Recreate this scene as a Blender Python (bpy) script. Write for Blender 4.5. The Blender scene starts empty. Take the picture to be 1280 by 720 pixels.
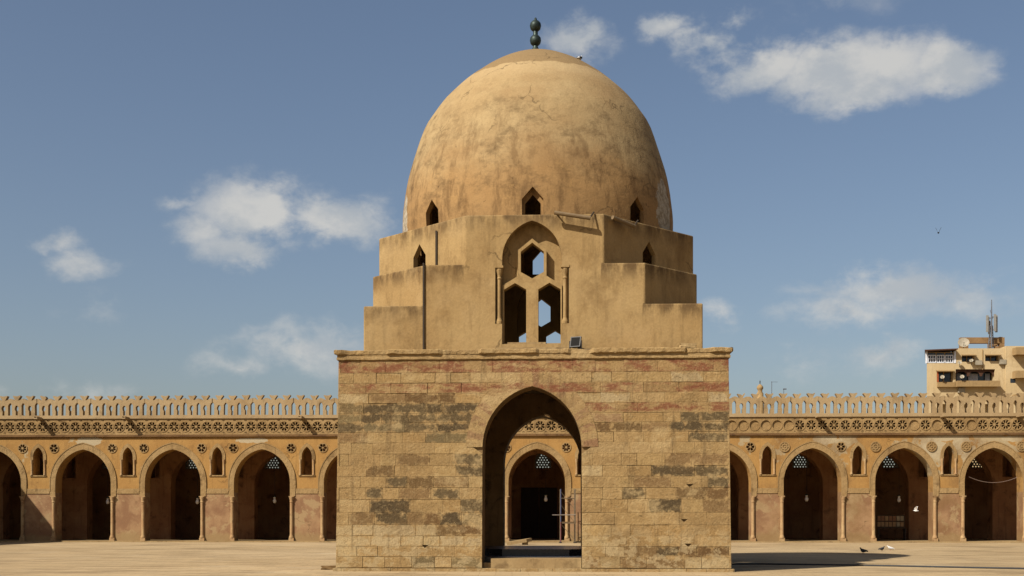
import bpy, bmesh, math, random
from mathutils import Vector, Matrix
from mathutils.geometry import tessellate_polygon
random.seed(11)
R = math.radians
scene = bpy.context.scene
col = scene.collection

# ------------------------------------------------------------------ camera, sky, sun, exposure
EYE = 1.92
F = 1552.0                      # focal length in pixels of the 1280 px wide photograph
HZ = 647.2                      # row of the horizon in the photograph
cam_d = bpy.data.cameras.new('camera'); cam = bpy.data.objects.new('camera', cam_d); col.objects.link(cam)
cam.location = (0, 0, EYE); cam.rotation_euler = (R(90), 0, 0)
cam_d.sensor_width = 36; cam_d.lens = F / 1280 * 36
cam_d.shift_y = (HZ - 360) / 1280
cam_d.clip_start = 0.1; cam_d.clip_end = 6000
scene.camera = cam
scene.view_settings.view_transform = 'Standard'; scene.view_settings.look = 'None'
scene.view_settings.gamma = 1; scene.view_settings.use_curve_mapping = False
EXPO = 0.64
scene.view_settings.exposure = EXPO

SUN_AZ, SUN_EL = 49.0, 42.6     # light travels away from the camera and to the right
sd = bpy.data.lights.new('sun', 'SUN'); sun = bpy.data.objects.new('sun', sd); col.objects.link(sun)
sd.energy = 4.9; sd.angle = R(0.5); sd.color = (1.0, 0.945, 0.86)
ldir = Vector((math.sin(R(SUN_AZ)) * math.cos(R(SUN_EL)), math.cos(R(SUN_AZ)) * math.cos(R(SUN_EL)), -math.sin(R(SUN_EL))))
sun.rotation_euler = ldir.to_track_quat('-Z', 'Y').to_euler()
sun.location = (-60, -60, 80)

def lin(c):
    return tuple((x / 255 / 12.92) if x / 255 <= 0.04045 else ((x / 255 + 0.055) / 1.055) ** 2.4 for x in c)

class NT:
    """small helper to write node trees"""
    def __init__(s, tree): s.t = tree; s.n = tree.nodes; s.l = tree.links
    def node(s, typ, **kw):
        n = s.n.new(typ)
        for k, v in kw.items(): setattr(n, k, v)
        return n
    def put(s, sock, v):
        if v is None: return
        if hasattr(v, 'is_output'): s.l.new(v, sock)
        elif isinstance(v, (int, float)):
            sock.default_value = v if not hasattr(sock.default_value, '__len__') else (v,) * len(sock.default_value)
        else:
            v = tuple(v)
            if len(sock.default_value) == 4 and len(v) == 3: v = v + (1,)
            sock.default_value = v
    def math(s, op, a, b=None, c=None, clamp=False):
        n = s.node('ShaderNodeMath', operation=op, use_clamp=clamp)
        s.put(n.inputs[0], a); s.put(n.inputs[1], b); s.put(n.inputs[2], c)
        return n.outputs[0]
    def vec(s, op, a, b=None):
        n = s.node('ShaderNodeVectorMath', operation=op); s.put(n.inputs[0], a)
        if b is not None: s.put(n.inputs[1], b)
        return n.outputs['Value'] if op in ('LENGTH', 'DOT_PRODUCT') else n.outputs[0]
    def mix(s, f, a, b, blend='MIX'):
        n = s.node('ShaderNodeMix', data_type='RGBA', blend_type=blend)
        s.put(n.inputs[0], f); s.put(n.inputs[6], a); s.put(n.inputs[7], b)
        return n.outputs[2]
    def sstep(s, v, lo, hi, a=0.0, b=1.0):
        n = s.node('ShaderNodeMapRange', interpolation_type='SMOOTHSTEP')
        s.put(n.inputs[0], v); s.put(n.inputs[1], lo); s.put(n.inputs[2], hi); s.put(n.inputs[3], a); s.put(n.inputs[4], b)
        return n.outputs[0]
    def noise(s, co, scale, detail=4, rough=0.55, dist=0.0):
        n = s.node('ShaderNodeTexNoise'); s.put(n.inputs['Vector'], co)
        n.inputs['Scale'].default_value = scale; n.inputs['Detail'].default_value = detail
        n.inputs['Roughness'].default_value = rough; n.inputs['Distortion'].default_value = dist
        return n.outputs['Fac']
    def scaled(s, co, v):
        return s.vec('MULTIPLY', co, v)

# world: Nishita sky, with clouds placed by azimuth and elevation
world = bpy.data.worlds.new('World'); scene.world = world; world.use_nodes = True
W = NT(world.node_tree); W.n.clear()
SKY_STRENGTH = 0.050
sky = W.node('ShaderNodeTexSky', sky_type='NISHITA', sun_disc=False)
sky.sun_elevation = R(SUN_EL); sky.sun_rotation = R(180 + SUN_AZ)
sky.altitude = 0; sky.air_density = 1.0; sky.dust_density = 2.2; sky.ozone_density = 1.0
hs = W.node('ShaderNodeHueSaturation'); hs.inputs['Saturation'].default_value = 1.02; hs.inputs['Value'].default_value = 1.0
W.l.new(sky.outputs[0], hs.inputs['Color'])
tc = W.node('ShaderNodeTexCoord')
sep = W.node('ShaderNodeSeparateXYZ'); W.l.new(tc.outputs['Generated'], sep.inputs[0])
az = W.math('ARCTAN2', sep.outputs[0], sep.outputs[1]); el = W.math('ARCSINE', sep.outputs[2])
comb = W.node('ShaderNodeCombineXYZ'); W.l.new(az, comb.inputs[0]); W.l.new(el, comb.inputs[1])
ae = comb.outputs[0]
nco = W.scaled(tc.outputs['Generated'], (1, 1, 1.5))
def warp(co, scale, detail, amp):
    n = W.node('ShaderNodeTexNoise'); W.put(n.inputs['Vector'], co); n.inputs['Scale'].default_value = scale; n.inputs['Detail'].default_value = detail; n.inputs['Roughness'].default_value = .6
    return W.vec('MULTIPLY', W.vec('SUBTRACT', n.outputs['Color'], (.5, .5, .5)), (amp, amp * .75, 0))
ae = W.vec('ADD', ae, warp(nco, 22, 9, .058))
n1 = W.noise(nco, 15, 8, 0.52, 0.0)
n2 = W.noise(W.vec('ADD', nco, (3.1, 7.7, 1.3)), 42, 6, 0.6, 0.3)
def sky_dir(px, py):
    u = (px - 640) / F; a = math.atan(u); v = (HZ - py) / F
    return a, math.atan(v * math.cos(a))
CLOUDS = [  # px, py, half-width px, half-height px, density
    (1065, 90, 158, 46, 1.1), (960, 82, 90, 44, 1.0), (1180, 86, 70, 32, .95), (1070, 110, 110, 32, .9), (880, 52, 46, 36, .9), (838, 32, 46, 22, .85), (912, 20, 36, 14, .6), (905, 78, 52, 30, .75),
    (732, 48, 50, 30, .75), (715, 70, 36, 18, .3),
    (325, 270, 105, 50, 1.05), (420, 275, 95, 38, .9), (300, 312, 74, 32, .8), (255, 290, 50, 32, .7), (482, 272, 42, 26, .35), (218, 254, 30, 14, .35),
    (70, 304, 42, 17, .6), (102, 330, 46, 24, .62), (120, 388, 34, 18, .2),
    (385, 440, 120, 38, .62), (300, 458, 60, 24, .45), (435, 428, 60, 30, .45),
    (1120, 362, 140, 32, .72), (1060, 390, 100, 26, .6), (1190, 372, 90, 26, .42), (1105, 445, 70, 24, .52), (900, 394, 30, 24, .5), (1000, 450, 50, 20, .3), (1040, 8, 60, 16, .2), (70, 495, 140, 16, .32),
]
fld = None
for (px, py, rx, ry, st) in CLOUDS:
    a0, e0 = sky_dir(px, py)
    ca = math.cos(a0)
    d = W.vec('SUBTRACT', ae, (a0, e0, 0))
    d = W.vec('MULTIPLY', d, (F / rx / ca, F / ry / ca, 0))
    ln = W.vec('LENGTH', d)
    f = W.math('MULTIPLY_ADD', ln, -0.62 * st, 0.62 * st)        # peak at the middle, zero at the rim
    fld = f if fld is None else W.math('MAXIMUM', fld, f)
fn = W.math('ADD', fld, W.math('MULTIPLY_ADD', n1, 1.35, -0.58))
fn = W.math('ADD', fn, W.math('MULTIPLY_ADD', n2, 0.95, -0.475))
inside = W.sstep(fld, -0.10, 0.10)
alpha = W.math('MULTIPLY', W.sstep(fn, 0.0, 0.52), inside)
alpha = W.math('MULTIPLY', alpha, W.sstep(fld, 0.0, 0.46, 0.30, 0.86))
shade = W.sstep(W.noise(W.vec('ADD', nco, (0, 0, .012)), 20, 8, 0.6, 0.0), 0.36, 0.62)
ccol = W.mix(shade, tuple(x / SKY_STRENGTH / 2 ** EXPO for x in lin((182, 186, 189))), tuple(x / SKY_STRENGTH / 2 ** EXPO for x in lin((210, 208, 203))))
skyb = W.mix(1.0, hs.outputs[0], (1.28, 1.23, 1.215), 'MULTIPLY')
skyc = W.mix(alpha, skyb, ccol)
bg = W.node('ShaderNodeBackground'); bg.inputs['Strength'].default_value = SKY_STRENGTH
W.l.new(skyc, bg.inputs['Color'])
wo = W.node('ShaderNodeOutputWorld'); W.l.new(bg.outputs[0], wo.inputs[0])

# ------------------------------------------------------------------ mesh helpers
class MB:
    def __init__(s): s.v = []; s.f = []; s.c = []; s.m = Matrix.Identity(4); s.col = None
    def add(s, vs, fs, c=None):
        o = len(s.v)
        s.v += [tuple(s.m @ Vector(v)) for v in vs]
        s.f += [tuple(i + o for i in f) for f in fs]
        s.c += [c or s.col] * len(fs)
    def box(s, x0, x1, y0, y1, z0, z1, c=None):
        s.add([(x0, y0, z0), (x1, y0, z0), (x1, y1, z0), (x0, y1, z0), (x0, y0, z1), (x1, y0, z1), (x1, y1, z1), (x0, y1, z1)],
              [(0, 3, 2, 1), (4, 5, 6, 7), (0, 1, 5, 4), (1, 2, 6, 5), (2, 3, 7, 6), (3, 0, 4, 7)], c)
    def plate(s, loops, y0, y1, c=None):
        """2D loops (x, z): the first is the outline, the others are holes; front at y0, back at y1"""
        loops = [orient(l, i == 0) for i, l in enumerate(loops)]
        tris = tessellate_polygon([[Vector((p[0], p[1], 0)) for p in l] for l in loops])
        flat = [p for l in loops for p in l]; n = len(flat)
        fs = []
        for t in tris:
            a, b, cc = (flat[i] for i in t)
            ar = (b[0] - a[0]) * (cc[1] - a[1]) - (b[1] - a[1]) * (cc[0] - a[0])
            if abs(ar) < 1e-12: continue
            t = tuple(t) if ar > 0 else (t[0], t[2], t[1])
            fs.append(t); fs.append((t[0] + n, t[2] + n, t[1] + n))
        o = 0
        for l in loops:
            k = len(l)
            for i in range(k):
                a, b = o + i, o + (i + 1) % k
                fs.append((b, a, a + n, b + n))
            o += k
        s.add([(p[0], y0, p[1]) for p in flat] + [(p[0], y1, p[1]) for p in flat], fs, c)
    def prism(s, pts, z0, z1, c=None, top=True, bottom=True):
        """vertical prism over a plan polygon, counter-clockwise seen from above"""
        n = len(pts); fs = [(i, (i + 1) % n, n + (i + 1) % n, n + i) for i in range(n)]
        if top: fs.append(tuple(range(n, 2 * n)))
        if bottom: fs.append(tuple(reversed(range(n))))
        s.add([(p[0], p[1], z0) for p in pts] + [(p[0], p[1], z1) for p in pts], fs, c)
    def lathe(s, prof, cx=0, cy=0, seg=16, c=None):
        vs, fs = [], []
        for r, z in prof:
            for k in range(seg):
                a = 2 * math.pi * k / seg
                vs.append((cx + r * math.cos(a), cy + r * math.sin(a), z))
        for j in range(len(prof) - 1):
            for k in range(seg):
                a, b = j * seg + k, j * seg + (k + 1) % seg
                fs.append((a, b, b + seg, a + seg))
        fs.append(tuple(reversed(range(seg)))); fs.append(tuple(range((len(prof) - 1) * seg, len(prof) * seg)))
        s.add(vs, fs, c)
    def tube(s, path, r, seg=8, c=None):
        path = [Vector(p) for p in path]; rs = r if isinstance(r, (list, tuple)) else [r] * len(path)
        vs, fs = [], []
        for i, p in enumerate(path):
            d = (path[min(i + 1, len(path) - 1)] - path[max(i - 1, 0)]).normalized()
            u = d.cross(Vector((0, 0, 1)))
            if u.length < 1e-3: u = d.cross(Vector((0, 1, 0)))
            u.normalize(); w = u.cross(d)
            for k in range(seg):
                a = 2 * math.pi * k / seg
                vs.append(tuple(p + (u * math.cos(a) + w * math.sin(a)) * rs[i]))
        for j in range(len(path) - 1):
            for k in range(seg):
                a, b = j * seg + k, j * seg + (k + 1) % seg
                fs.append((a, a + seg, b + seg, b))
        fs.append(tuple(range(seg))); fs.append(tuple(reversed(range((len(path) - 1) * seg, len(path) * seg))))
        s.add(vs, fs, c)
    def loft(s, rings, seg=10, c=None):
        """rings (x, z, half-width y, half-height): a body lofted along x"""
        vs, fs = [], []
        for x, z, ry, rz in rings:
            for k in range(seg):
                a = 2 * math.pi * k / seg
                vs.append((x, ry * math.cos(a), z + rz * math.sin(a)))
        for j in range(len(rings) - 1):
            for k in range(seg):
                a, b = j * seg + k, j * seg + (k + 1) % seg
                fs.append((a, b, b + seg, a + seg))
        fs.append(tuple(reversed(range(seg)))); fs.append(tuple(range((len(rings) - 1) * seg, len(rings) * seg)))
        s.add(vs, fs, c)
    def mesh(s, name, mat, smooth=False):
        me = bpy.data.meshes.new(name); me.from_pydata(s.v, [], s.f)
        if any(c is not None for c in s.c):
            at = me.color_attributes.new('tint', 'FLOAT_COLOR', 'CORNER')
            for p in me.polygons:
                c = s.c[p.index] or (.4, .3, .16)
                for li in p.loop_indices: at.data[li].color = (c[0], c[1], c[2], 1)
            lc = me.color_attributes.new('stone', 'FLOAT_COLOR', 'CORNER')
            for p in me.polygons:
                cs = [me.vertices[v].co for v in p.vertices]
                ax = 0 if max(c.x for c in cs) - min(c.x for c in cs) > max(c.y for c in cs) - min(c.y for c in cs) else 1
                xa, xb = min(c[ax] for c in cs), max(c[ax] for c in cs); za, zb = min(c.z for c in cs), max(c.z for c in cs)
                for li, c in zip(p.loop_indices, cs): lc.data[li].color = (0 if c[ax] < (xa + xb) / 2 else 1, 0 if c.z < (za + zb) / 2 else 1, (xb - xa) / 4, zb - za)
        bm = bmesh.new(); bm.from_mesh(me); bmesh.ops.recalc_face_normals(bm, faces=bm.faces); bm.to_mesh(me); bm.free()
        if smooth:
            for p in me.polygons: p.use_smooth = True
        me.materials.append(mat); me.update()
        return me
    def build(s, name, mat, parent=None, smooth=False, kind=None):
        return link(name, s.mesh(name, mat, smooth), parent, kind)

def orient(l, ccw):
    ar = sum(l[i][0] * l[(i + 1) % len(l)][1] - l[(i + 1) % len(l)][0] * l[i][1] for i in range(len(l)))
    l = list(l)
    return l if (ar > 0) == ccw else l[::-1]
def link(name, me, parent=None, kind=None):
    o = bpy.data.objects.new(name, me); col.objects.link(o)
    if parent: o.parent = parent
    if kind: o['kind'] = kind
    return o
def thing(name, label, cat, loc=(0, 0, 0), rz=0, group=None):
    o = bpy.data.objects.new(name, None); col.objects.link(o); o.empty_display_size = .3
    o.location = loc; o.rotation_euler = (0, 0, rz)
    return tag(o, label, cat, group)
def tag(o, label, cat, group=None):
    o['label'] = label; o['category'] = cat
    if group: o['group'] = group
    return o
def boolean(o, cutter, op='DIFFERENCE'):
    m = o.modifiers.new('b', 'BOOLEAN'); m.object = cutter; m.operation = op; m.solver = 'EXACT'
    dg = bpy.context.evaluated_depsgraph_get()
    me = bpy.data.meshes.new_from_object(o.evaluated_get(dg), depsgraph=dg)
    o.modifiers.clear(); old = o.data; o.data = me; bpy.data.meshes.remove(old)
    cm = cutter.data; bpy.data.objects.remove(cutter); bpy.data.meshes.remove(cm)
def arch(cx, a, zs, rise, n=10):
    """two-centred pointed arch from the left springing over the apex to the right springing"""
    c = (rise * rise - a * a) / (2 * a); r = a + c
    t1 = math.acos(-c / r)
    L = [(cx + c + r * math.cos(math.pi + (t1 - math.pi) * i / n), zs + r * math.sin(math.pi + (t1 - math.pi) * i / n)) for i in range(n + 1)]
    return L + [(2 * cx - x, z) for x, z in reversed(L[:-1])]
def circ(cx, cz, r, n=16):
    return [(cx + r * math.cos(2 * math.pi * k / n), cz + r * math.sin(2 * math.pi * k / n)) for k in range(n)]
def petal(cx, cz, a, r0, r1, w):
    """radial leaf-shaped hole"""
    d = (math.cos(a), math.sin(a)); n = (-d[1], d[0])
    pts = []
    for t, ww in ((0, .25), (.35, .75), (.7, 1), (.92, .6)): pts.append((r0 + (r1 - r0) * t, w * ww))
    q = [(cx + d[0] * t + n[0] * k, cz + d[1] * t + n[1] * k) for t, k in pts] + [(cx + d[0] * r1, cz + d[1] * r1)]
    q += [(cx + d[0] * t - n[0] * k, cz + d[1] * t - n[1] * k) for t, k in reversed(pts)]
    return q

# ------------------------------------------------------------------ materials
def bsdf(name, rough=0.9, spec=0.25):
    m = bpy.data.materials.new(name); m.use_nodes = True
    T = NT(m.node_tree); b = T.n['Principled BSDF']
    b.inputs['Roughness'].default_value = rough; b.inputs['Specular IOR Level'].default_value = spec
    return m, T, b
def obco(T): return T.node('ShaderNodeTexCoord').outputs['Object']
def bump(T, b, h, strength, dist):
    n = T.node('ShaderNodeBump'); n.inputs['Strength'].default_value = strength; n.inputs['Distance'].default_value = dist
    T.l.new(h, n.inputs['Height']); T.l.new(n.outputs[0], b.inputs['Normal'])
def K(c, k=0.8, des=0.06):
    l = lin(c); y = .3 * l[0] + .55 * l[1] + .15 * l[2]
    return tuple((x + (y - x) * des) * k * ALB for x in l)
ALB = 0.64

def plain(name, c, rough=0.6, metal=0.0, var=0.15, scale=3.0, spec=0.3):
    m, T, b = bsdf(name, rough, spec); co = obco(T)
    n = T.noise(co, scale, 5, .6)
    colr = T.mix(T.sstep(n, .3, .7), tuple(x * (1 - var) for x in c), tuple(min(1, x * (1 + var)) for x in c))
    T.l.new(colr, b.inputs['Base Color']); b.inputs['Metallic'].default_value = metal
    return m

def plaster(name, a, b2, stain, s1=.5, s2=1.1, stain_lo=.52, stain_hi=.7, stain_amt=.8, streak=.35, pale=None, pale_lo=.66, bmp=.35, extra=None, cracks=False, unique=False):
    m, T, b = bsdf(name, .92, .15); co = T.node('ShaderNodeNewGeometry').outputs['Position'] if unique else obco(T)
    n1 = T.noise(co, s1, 6, .6, .3)
    c = T.mix(T.sstep(n1, .32, .68), a, b2)
    n2 = T.noise(T.vec('ADD', co, (13.1, 4.2, 7.7)), s2, 8, .66, .5)
    c = T.mix(T.math('MULTIPLY', T.sstep(n2, stain_lo, stain_hi), stain_amt), c, stain)
    n3 = T.noise(T.scaled(co, (2.6, 2.6, .28)), 1.6, 6, .6)
    c = T.mix(T.math('MULTIPLY', T.sstep(n3, .5, .75), streak), c, tuple(x * .45 for x in stain))
    if pale:
        n4 = T.noise(T.vec('ADD', co, (3.3, 31.7, 17.9)), s2 * .6, 9, .7, .3)
        c = T.mix(T.sstep(n4, pale_lo, pale_lo + .03), c, pale)
    if extra: c = extra(T, co, c)
    if cracks:
        vo = T.node('ShaderNodeTexVoronoi', feature='DISTANCE_TO_EDGE'); vo.inputs['Scale'].default_value = .42
        wn = T.node('ShaderNodeTexNoise'); wn.inputs['Scale'].default_value = 1.3; wn.inputs['Detail'].default_value = 6; T.l.new(co, wn.inputs['Vector'])
        T.l.new(T.vec('ADD', co, T.vec('MULTIPLY', T.vec('SUBTRACT', wn.outputs['Color'], (.5, .5, .5)), (1.6, 1.6, 1.6))), vo.inputs['Vector'])
        ck = T.math('MULTIPLY', T.sstep(vo.outputs['Distance'], .016, .004), T.sstep(T.noise(T.vec('ADD', co, (6, 6, 6)), .5, 3, .5), .54, .62))
        c = T.mix(T.math('MULTIPLY', ck, .55), c, tuple(x * .35 for x in stain))
    n5 = T.noise(co, 14, 6, .7)
    c = T.mix(1.0, c, T.mix(n5, (.72, .72, .72), (1.25, 1.25, 1.25)), 'MULTIPLY')
    T.l.new(c, b.inputs['Base Color'])
    h = T.math('ADD', T.math('MULTIPLY', n5, .35), T.noise(co, 3.2, 7, .6))
    bump(T, b, h, bmp, .06)
    return m

# tinted ashlar (every stone has its own colour in the attribute "tint")
def ashlar():
    m, T, b = bsdf('ashlar_stone', .93, .15); co = obco(T)
    at = T.node('ShaderNodeAttribute', attribute_name='tint')
    n = T.noise(co, 2.6, 8, .68, .4)
    n2 = T.noise(T.scaled(T.vec('ADD', co, (7, 3, 9)), (1, 1, 1.5)), 1.9, 8, .68, .3)
    n3 = T.noise(co, 16, 6, .7)
    buff = T.mix(T.sstep(T.noise(co, .45, 5, .6), .35, .65), K((201, 165, 106), .8), K((186, 150, 94), .8))
    st = T.node('ShaderNodeAttribute', attribute_name='stone'); s2 = T.node('ShaderNodeSeparateColor'); T.l.new(st.outputs['Color'], s2.inputs[0])
    u, v = s2.outputs[0], s2.outputs[1]
    eu = T.math('MULTIPLY', T.math('MULTIPLY', T.math('MINIMUM', u, T.math('SUBTRACT', 1.0, u)), s2.outputs[2]), 4.0)
    ev = T.math('MULTIPLY', T.math('MINIMUM', v, T.math('SUBTRACT', 1.0, v)), st.outputs['Alpha'])
    ed = T.math('MINIMUM', eu, ev)
    nh = T.noise(T.vec('ADD', co, (31, 3, 8)), 3.4, 9, .72, .2)
    heart = T.sstep(T.math('ADD', ed, T.math('MULTIPLY_ADD', nh, .75, -.375)), -.05, .08)       # stains sit in the middle of a stone
    c = T.mix(heart, buff, at.outputs['Color'])
    c = T.mix(T.math('MULTIPLY', T.sstep(n, .54, .74), .38), c, K((112, 90, 58), .8))
    c = T.mix(T.math('MULTIPLY', T.sstep(T.noise(T.scaled(co, (1, 1, 1.8)), 5.5, 8, .72, .6), .58, .70), .7), c, K((70, 58, 38), .8))
    n6 = T.noise(T.scaled(T.vec('ADD', co, (1, 15, 22)), (1, 1, 1.4)), .55, 9, .7, .2)
    c = T.mix(T.math('MULTIPLY', T.sstep(n6, .53, .66), .5), c, K((142, 112, 68), .8))
    c = T.mix(T.math('MULTIPLY', T.sstep(n6, .47, .36), .6), c, K((216, 184, 126), .8))
    sp = T.node('ShaderNodeSeparateXYZ'); T.l.new(co, sp.inputs[0])
    low = T.math('MULTIPLY', T.sstep(sp.outputs[2], 1.9, .9), T.sstep(n2, .50, .53))
    c = T.mix(T.math('MULTIPLY', low, .6), c, K((206, 180, 130), .8))
    run = T.noise(T.scaled(T.vec('ADD', co, (2, 2, 2)), (2.2, 2.2, .22)), 1.5, 8, .68)
    c = T.mix(T.math('MULTIPLY', T.sstep(run, .54, .70), .45), c, K((104, 80, 50), .8))
    rb = None                                                                   # courses once painted red
    for za, zb in ((7.12, 7.56), (6.40, 6.74), (5.70, 6.02)):
        q = T.math('MULTIPLY', T.sstep(sp.outputs[2], za - .03, za + .03), T.sstep(sp.outputs[2], zb + .03, zb - .03))
        if za < 6: q = T.math('MULTIPLY', q, T.math('GREATER_THAN', sp.outputs[0], 1.9))
        rb = q if rb is None else T.math('ADD', rb, q)
    nr = T.noise(T.scaled(T.vec('ADD', co, (5, 6, 7)), (.7, .7, 1.6)), 1.5, 9, .74, .2)
    c = T.mix(T.math('MULTIPLY', rb, T.sstep(nr, .45, .58, .08, .85)), c, K((146, 84, 56), .8))
    n4 = T.noise(T.vec('ADD', co, (17, 5, 2)), 8, 9, .78, .2)
    c = T.mix(T.math('MULTIPLY', T.sstep(n4, .51, .66), .45), c, K((214, 184, 128), .8))
    c = T.mix(T.math('MULTIPLY', T.sstep(n4, .46, .32), .4), c, K((116, 88, 50), .8))
    c = T.mix(1.0, c, T.mix(n3, (.66, .66, .66), (1.3, 1.3, 1.3)), 'MULTIPLY')
    T.l.new(c, b.inputs['Base Color'])
    bump(T, b, T.math('ADD', n3, T.math('MULTIPLY', n, 2.0)), .6, .05)
    return m
M = {}
M['ashlar'] = ashlar()
M['mortar'] = plaster('mortar', K((160, 128, 82)), K((142, 112, 70)), K((96, 76, 48)))
M['inner'] = plaster('inner_plaster', K((176, 134, 82), .95), K((150, 112, 66), .95), K((84, 62, 40), .9))  # brown plaster of the inner faces, with darker blotches
def drum_extra(T, co, c):
    sp = T.node('ShaderNodeSeparateXYZ'); T.l.new(co, sp.inputs[0]); z = sp.outputs[2]
    nn = T.noise(T.scaled(co, (1.6, 1.6, .5)), 1.3, 8, .68)
    mn = T.math('MINIMUM', T.math('ABSOLUTE', sp.outputs[0]), T.math('ABSOLUTE', sp.outputs[1]))
    for zt, lim in ((9.66, 4.0), (11.14, 2.5), (12.95, -1.0)):
        band = T.math('MULTIPLY', T.sstep(z, zt - .8, zt - .05), T.sstep(z, zt + .03, zt + .01))
        band = T.math('MULTIPLY', band, T.math('GREATER_THAN', mn, lim))
        c = T.mix(T.math('MULTIPLY', T.math('MULTIPLY', band, T.sstep(nn, .36, .58)), .85), c, K((104, 79, 48)))
    n9 = T.noise(T.scaled(co, (1, 1, .6)), 1.0, 9, .7, .2)
    c = T.mix(T.math('MULTIPLY', T.sstep(n9, .5, .66), .45), c, K((138, 104, 58)))
    n = T.noise(T.vec('ADD', co, (4, 4, 4)), .7, 8, .62)
    c = T.mix(T.math('MULTIPLY', T.sstep(n, .48, .68), .38), c, K((206, 172, 116)))
    return c
M['drum'] = plaster('drum_plaster', K((198, 164, 106)), K((186, 150, 93)), K((136, 104, 62)), s1=.35, s2=.6, stain_lo=.5, stain_hi=.75, stain_amt=.6, streak=.32, extra=drum_extra, cracks=True)
def dome_extra(T, co, c):
    sp = T.node('ShaderNodeSeparateXYZ'); T.l.new(co, sp.inputs[0]); z = sp.outputs[2]
    wob = T.math('MULTIPLY_ADD', T.noise(co, .4, 6, .65), 3.0, -1.5)
    zz = T.math('ADD', z, wob)
    c = T.mix(T.math('MULTIPLY', T.sstep(zz, 16.6, 14.2), .62), c, K((186, 136, 74)))           # old orange plaster towards the foot
    d = T.noise(T.scaled(T.vec('ADD', co, (5, 1, 2)), (1, 1, 1.7)), .95, 10, .76)
    band = T.math('MULTIPLY', T.sstep(zz, 19.0, 16.8), T.sstep(zz, 12.6, 14.6))
    c = T.mix(T.math('MULTIPLY', T.math('MULTIPLY', T.sstep(d, .46, .66), band), .62), c, K((104, 80, 50)))
    e = T.noise(T.scaled(co, (1, 1, .26)), 2.1, 9, .74)
    c = T.mix(T.math('MULTIPLY', T.math('MULTIPLY', T.sstep(e, .47, .64), T.sstep(zz, 18.4, 15.4)), .6), c, K((112, 82, 48)))
    w = T.noise(T.vec('ADD', co, (2, 9, 4)), 1.4, 10, .76)
    c = T.mix(T.math('MULTIPLY', T.sstep(w, .56, .66), T.sstep(zz, 16.4, 14.2)), c, K((196, 154, 92)))  # flaked spots
    big = T.noise(T.scaled(T.vec('ADD', co, (12, 1, 4)), (1, 1, 1.8)), .3, 6, .6)
    c = T.mix(T.math('MULTIPLY', T.sstep(big, .45, .65), .4), c, K((166, 128, 80)))
    cr = T.noise(T.vec('ADD', co, (9, 9, 1)), 2.2, 10, .8, .4)
    c = T.mix(T.math('MULTIPLY', T.math('MULTIPLY', T.sstep(cr, .60, .66), T.sstep(zz, 17.6, 15.6)), .7), c, K((84, 60, 36)))
    wob2 = T.math('MULTIPLY_ADD', T.noise(co, 1.1, 5, .6), .5, -.25)
    c = T.mix(T.math('MULTIPLY', T.sstep(T.math('ADD', z, wob2), 19.62, 19.68), .8), c, K((158, 128, 84)))  # newer cap coat
    rim = T.math('MULTIPLY', T.sstep(T.math('ADD', z, wob2), 18.6, 19.5), T.sstep(T.math('ADD', z, wob2), 19.66, 19.60))
    c = T.mix(T.math('MULTIPLY', rim, .4), c, K((216, 184, 132)))
    for pt, sc_ in (((5.0, -2.15, 14.0), (1.5, .9, .72)), ((-5.25, -1.6, 13.7), (2.2, 1.4, .8))):
        ds = T.vec('LENGTH', T.vec('MULTIPLY', T.vec('SUBTRACT', co, pt), sc_))
        ds = T.math('ADD', ds, T.math('MULTIPLY_ADD', T.noise(co, 1.6, 6, .65), .9, -.45))
        c = T.mix(T.sstep(ds, .86, .80), c, T.mix(T.sstep(T.noise(co, 4, 8, .75), .4, .6), K((214, 200, 174)), K((166, 146, 114))))     # bare pale render
    return c
M['dome'] = plaster('dome_plaster', K((203, 173, 120)), K((192, 160, 108)), K((158, 127, 84)), s1=.3, s2=.6, stain_lo=.5, stain_hi=.72, stain_amt=.5, streak=.2, extra=dome_extra, cracks=True)
M['bronze'] = plain('weathered_bronze', (.028, .04, .034), .5, .6, .4, 6)
M['iron'] = plain('dark_iron', (.02, .018, .016), .5, .4)
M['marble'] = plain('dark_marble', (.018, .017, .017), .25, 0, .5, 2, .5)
M['step'] = plaster('step_limestone', K((196, 165, 112)), K((178, 146, 96)), K((130, 102, 64)))
M['shade_and_bracket'] = plain('brown_shade_and_bracket', K((70, 56, 38)), .8)  # brown for lamp brackets and for strips drawn where drum edges are shaded
M['lampbatten'] = plain('dusty_enamel', K((140, 114, 76)), .6)

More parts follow.
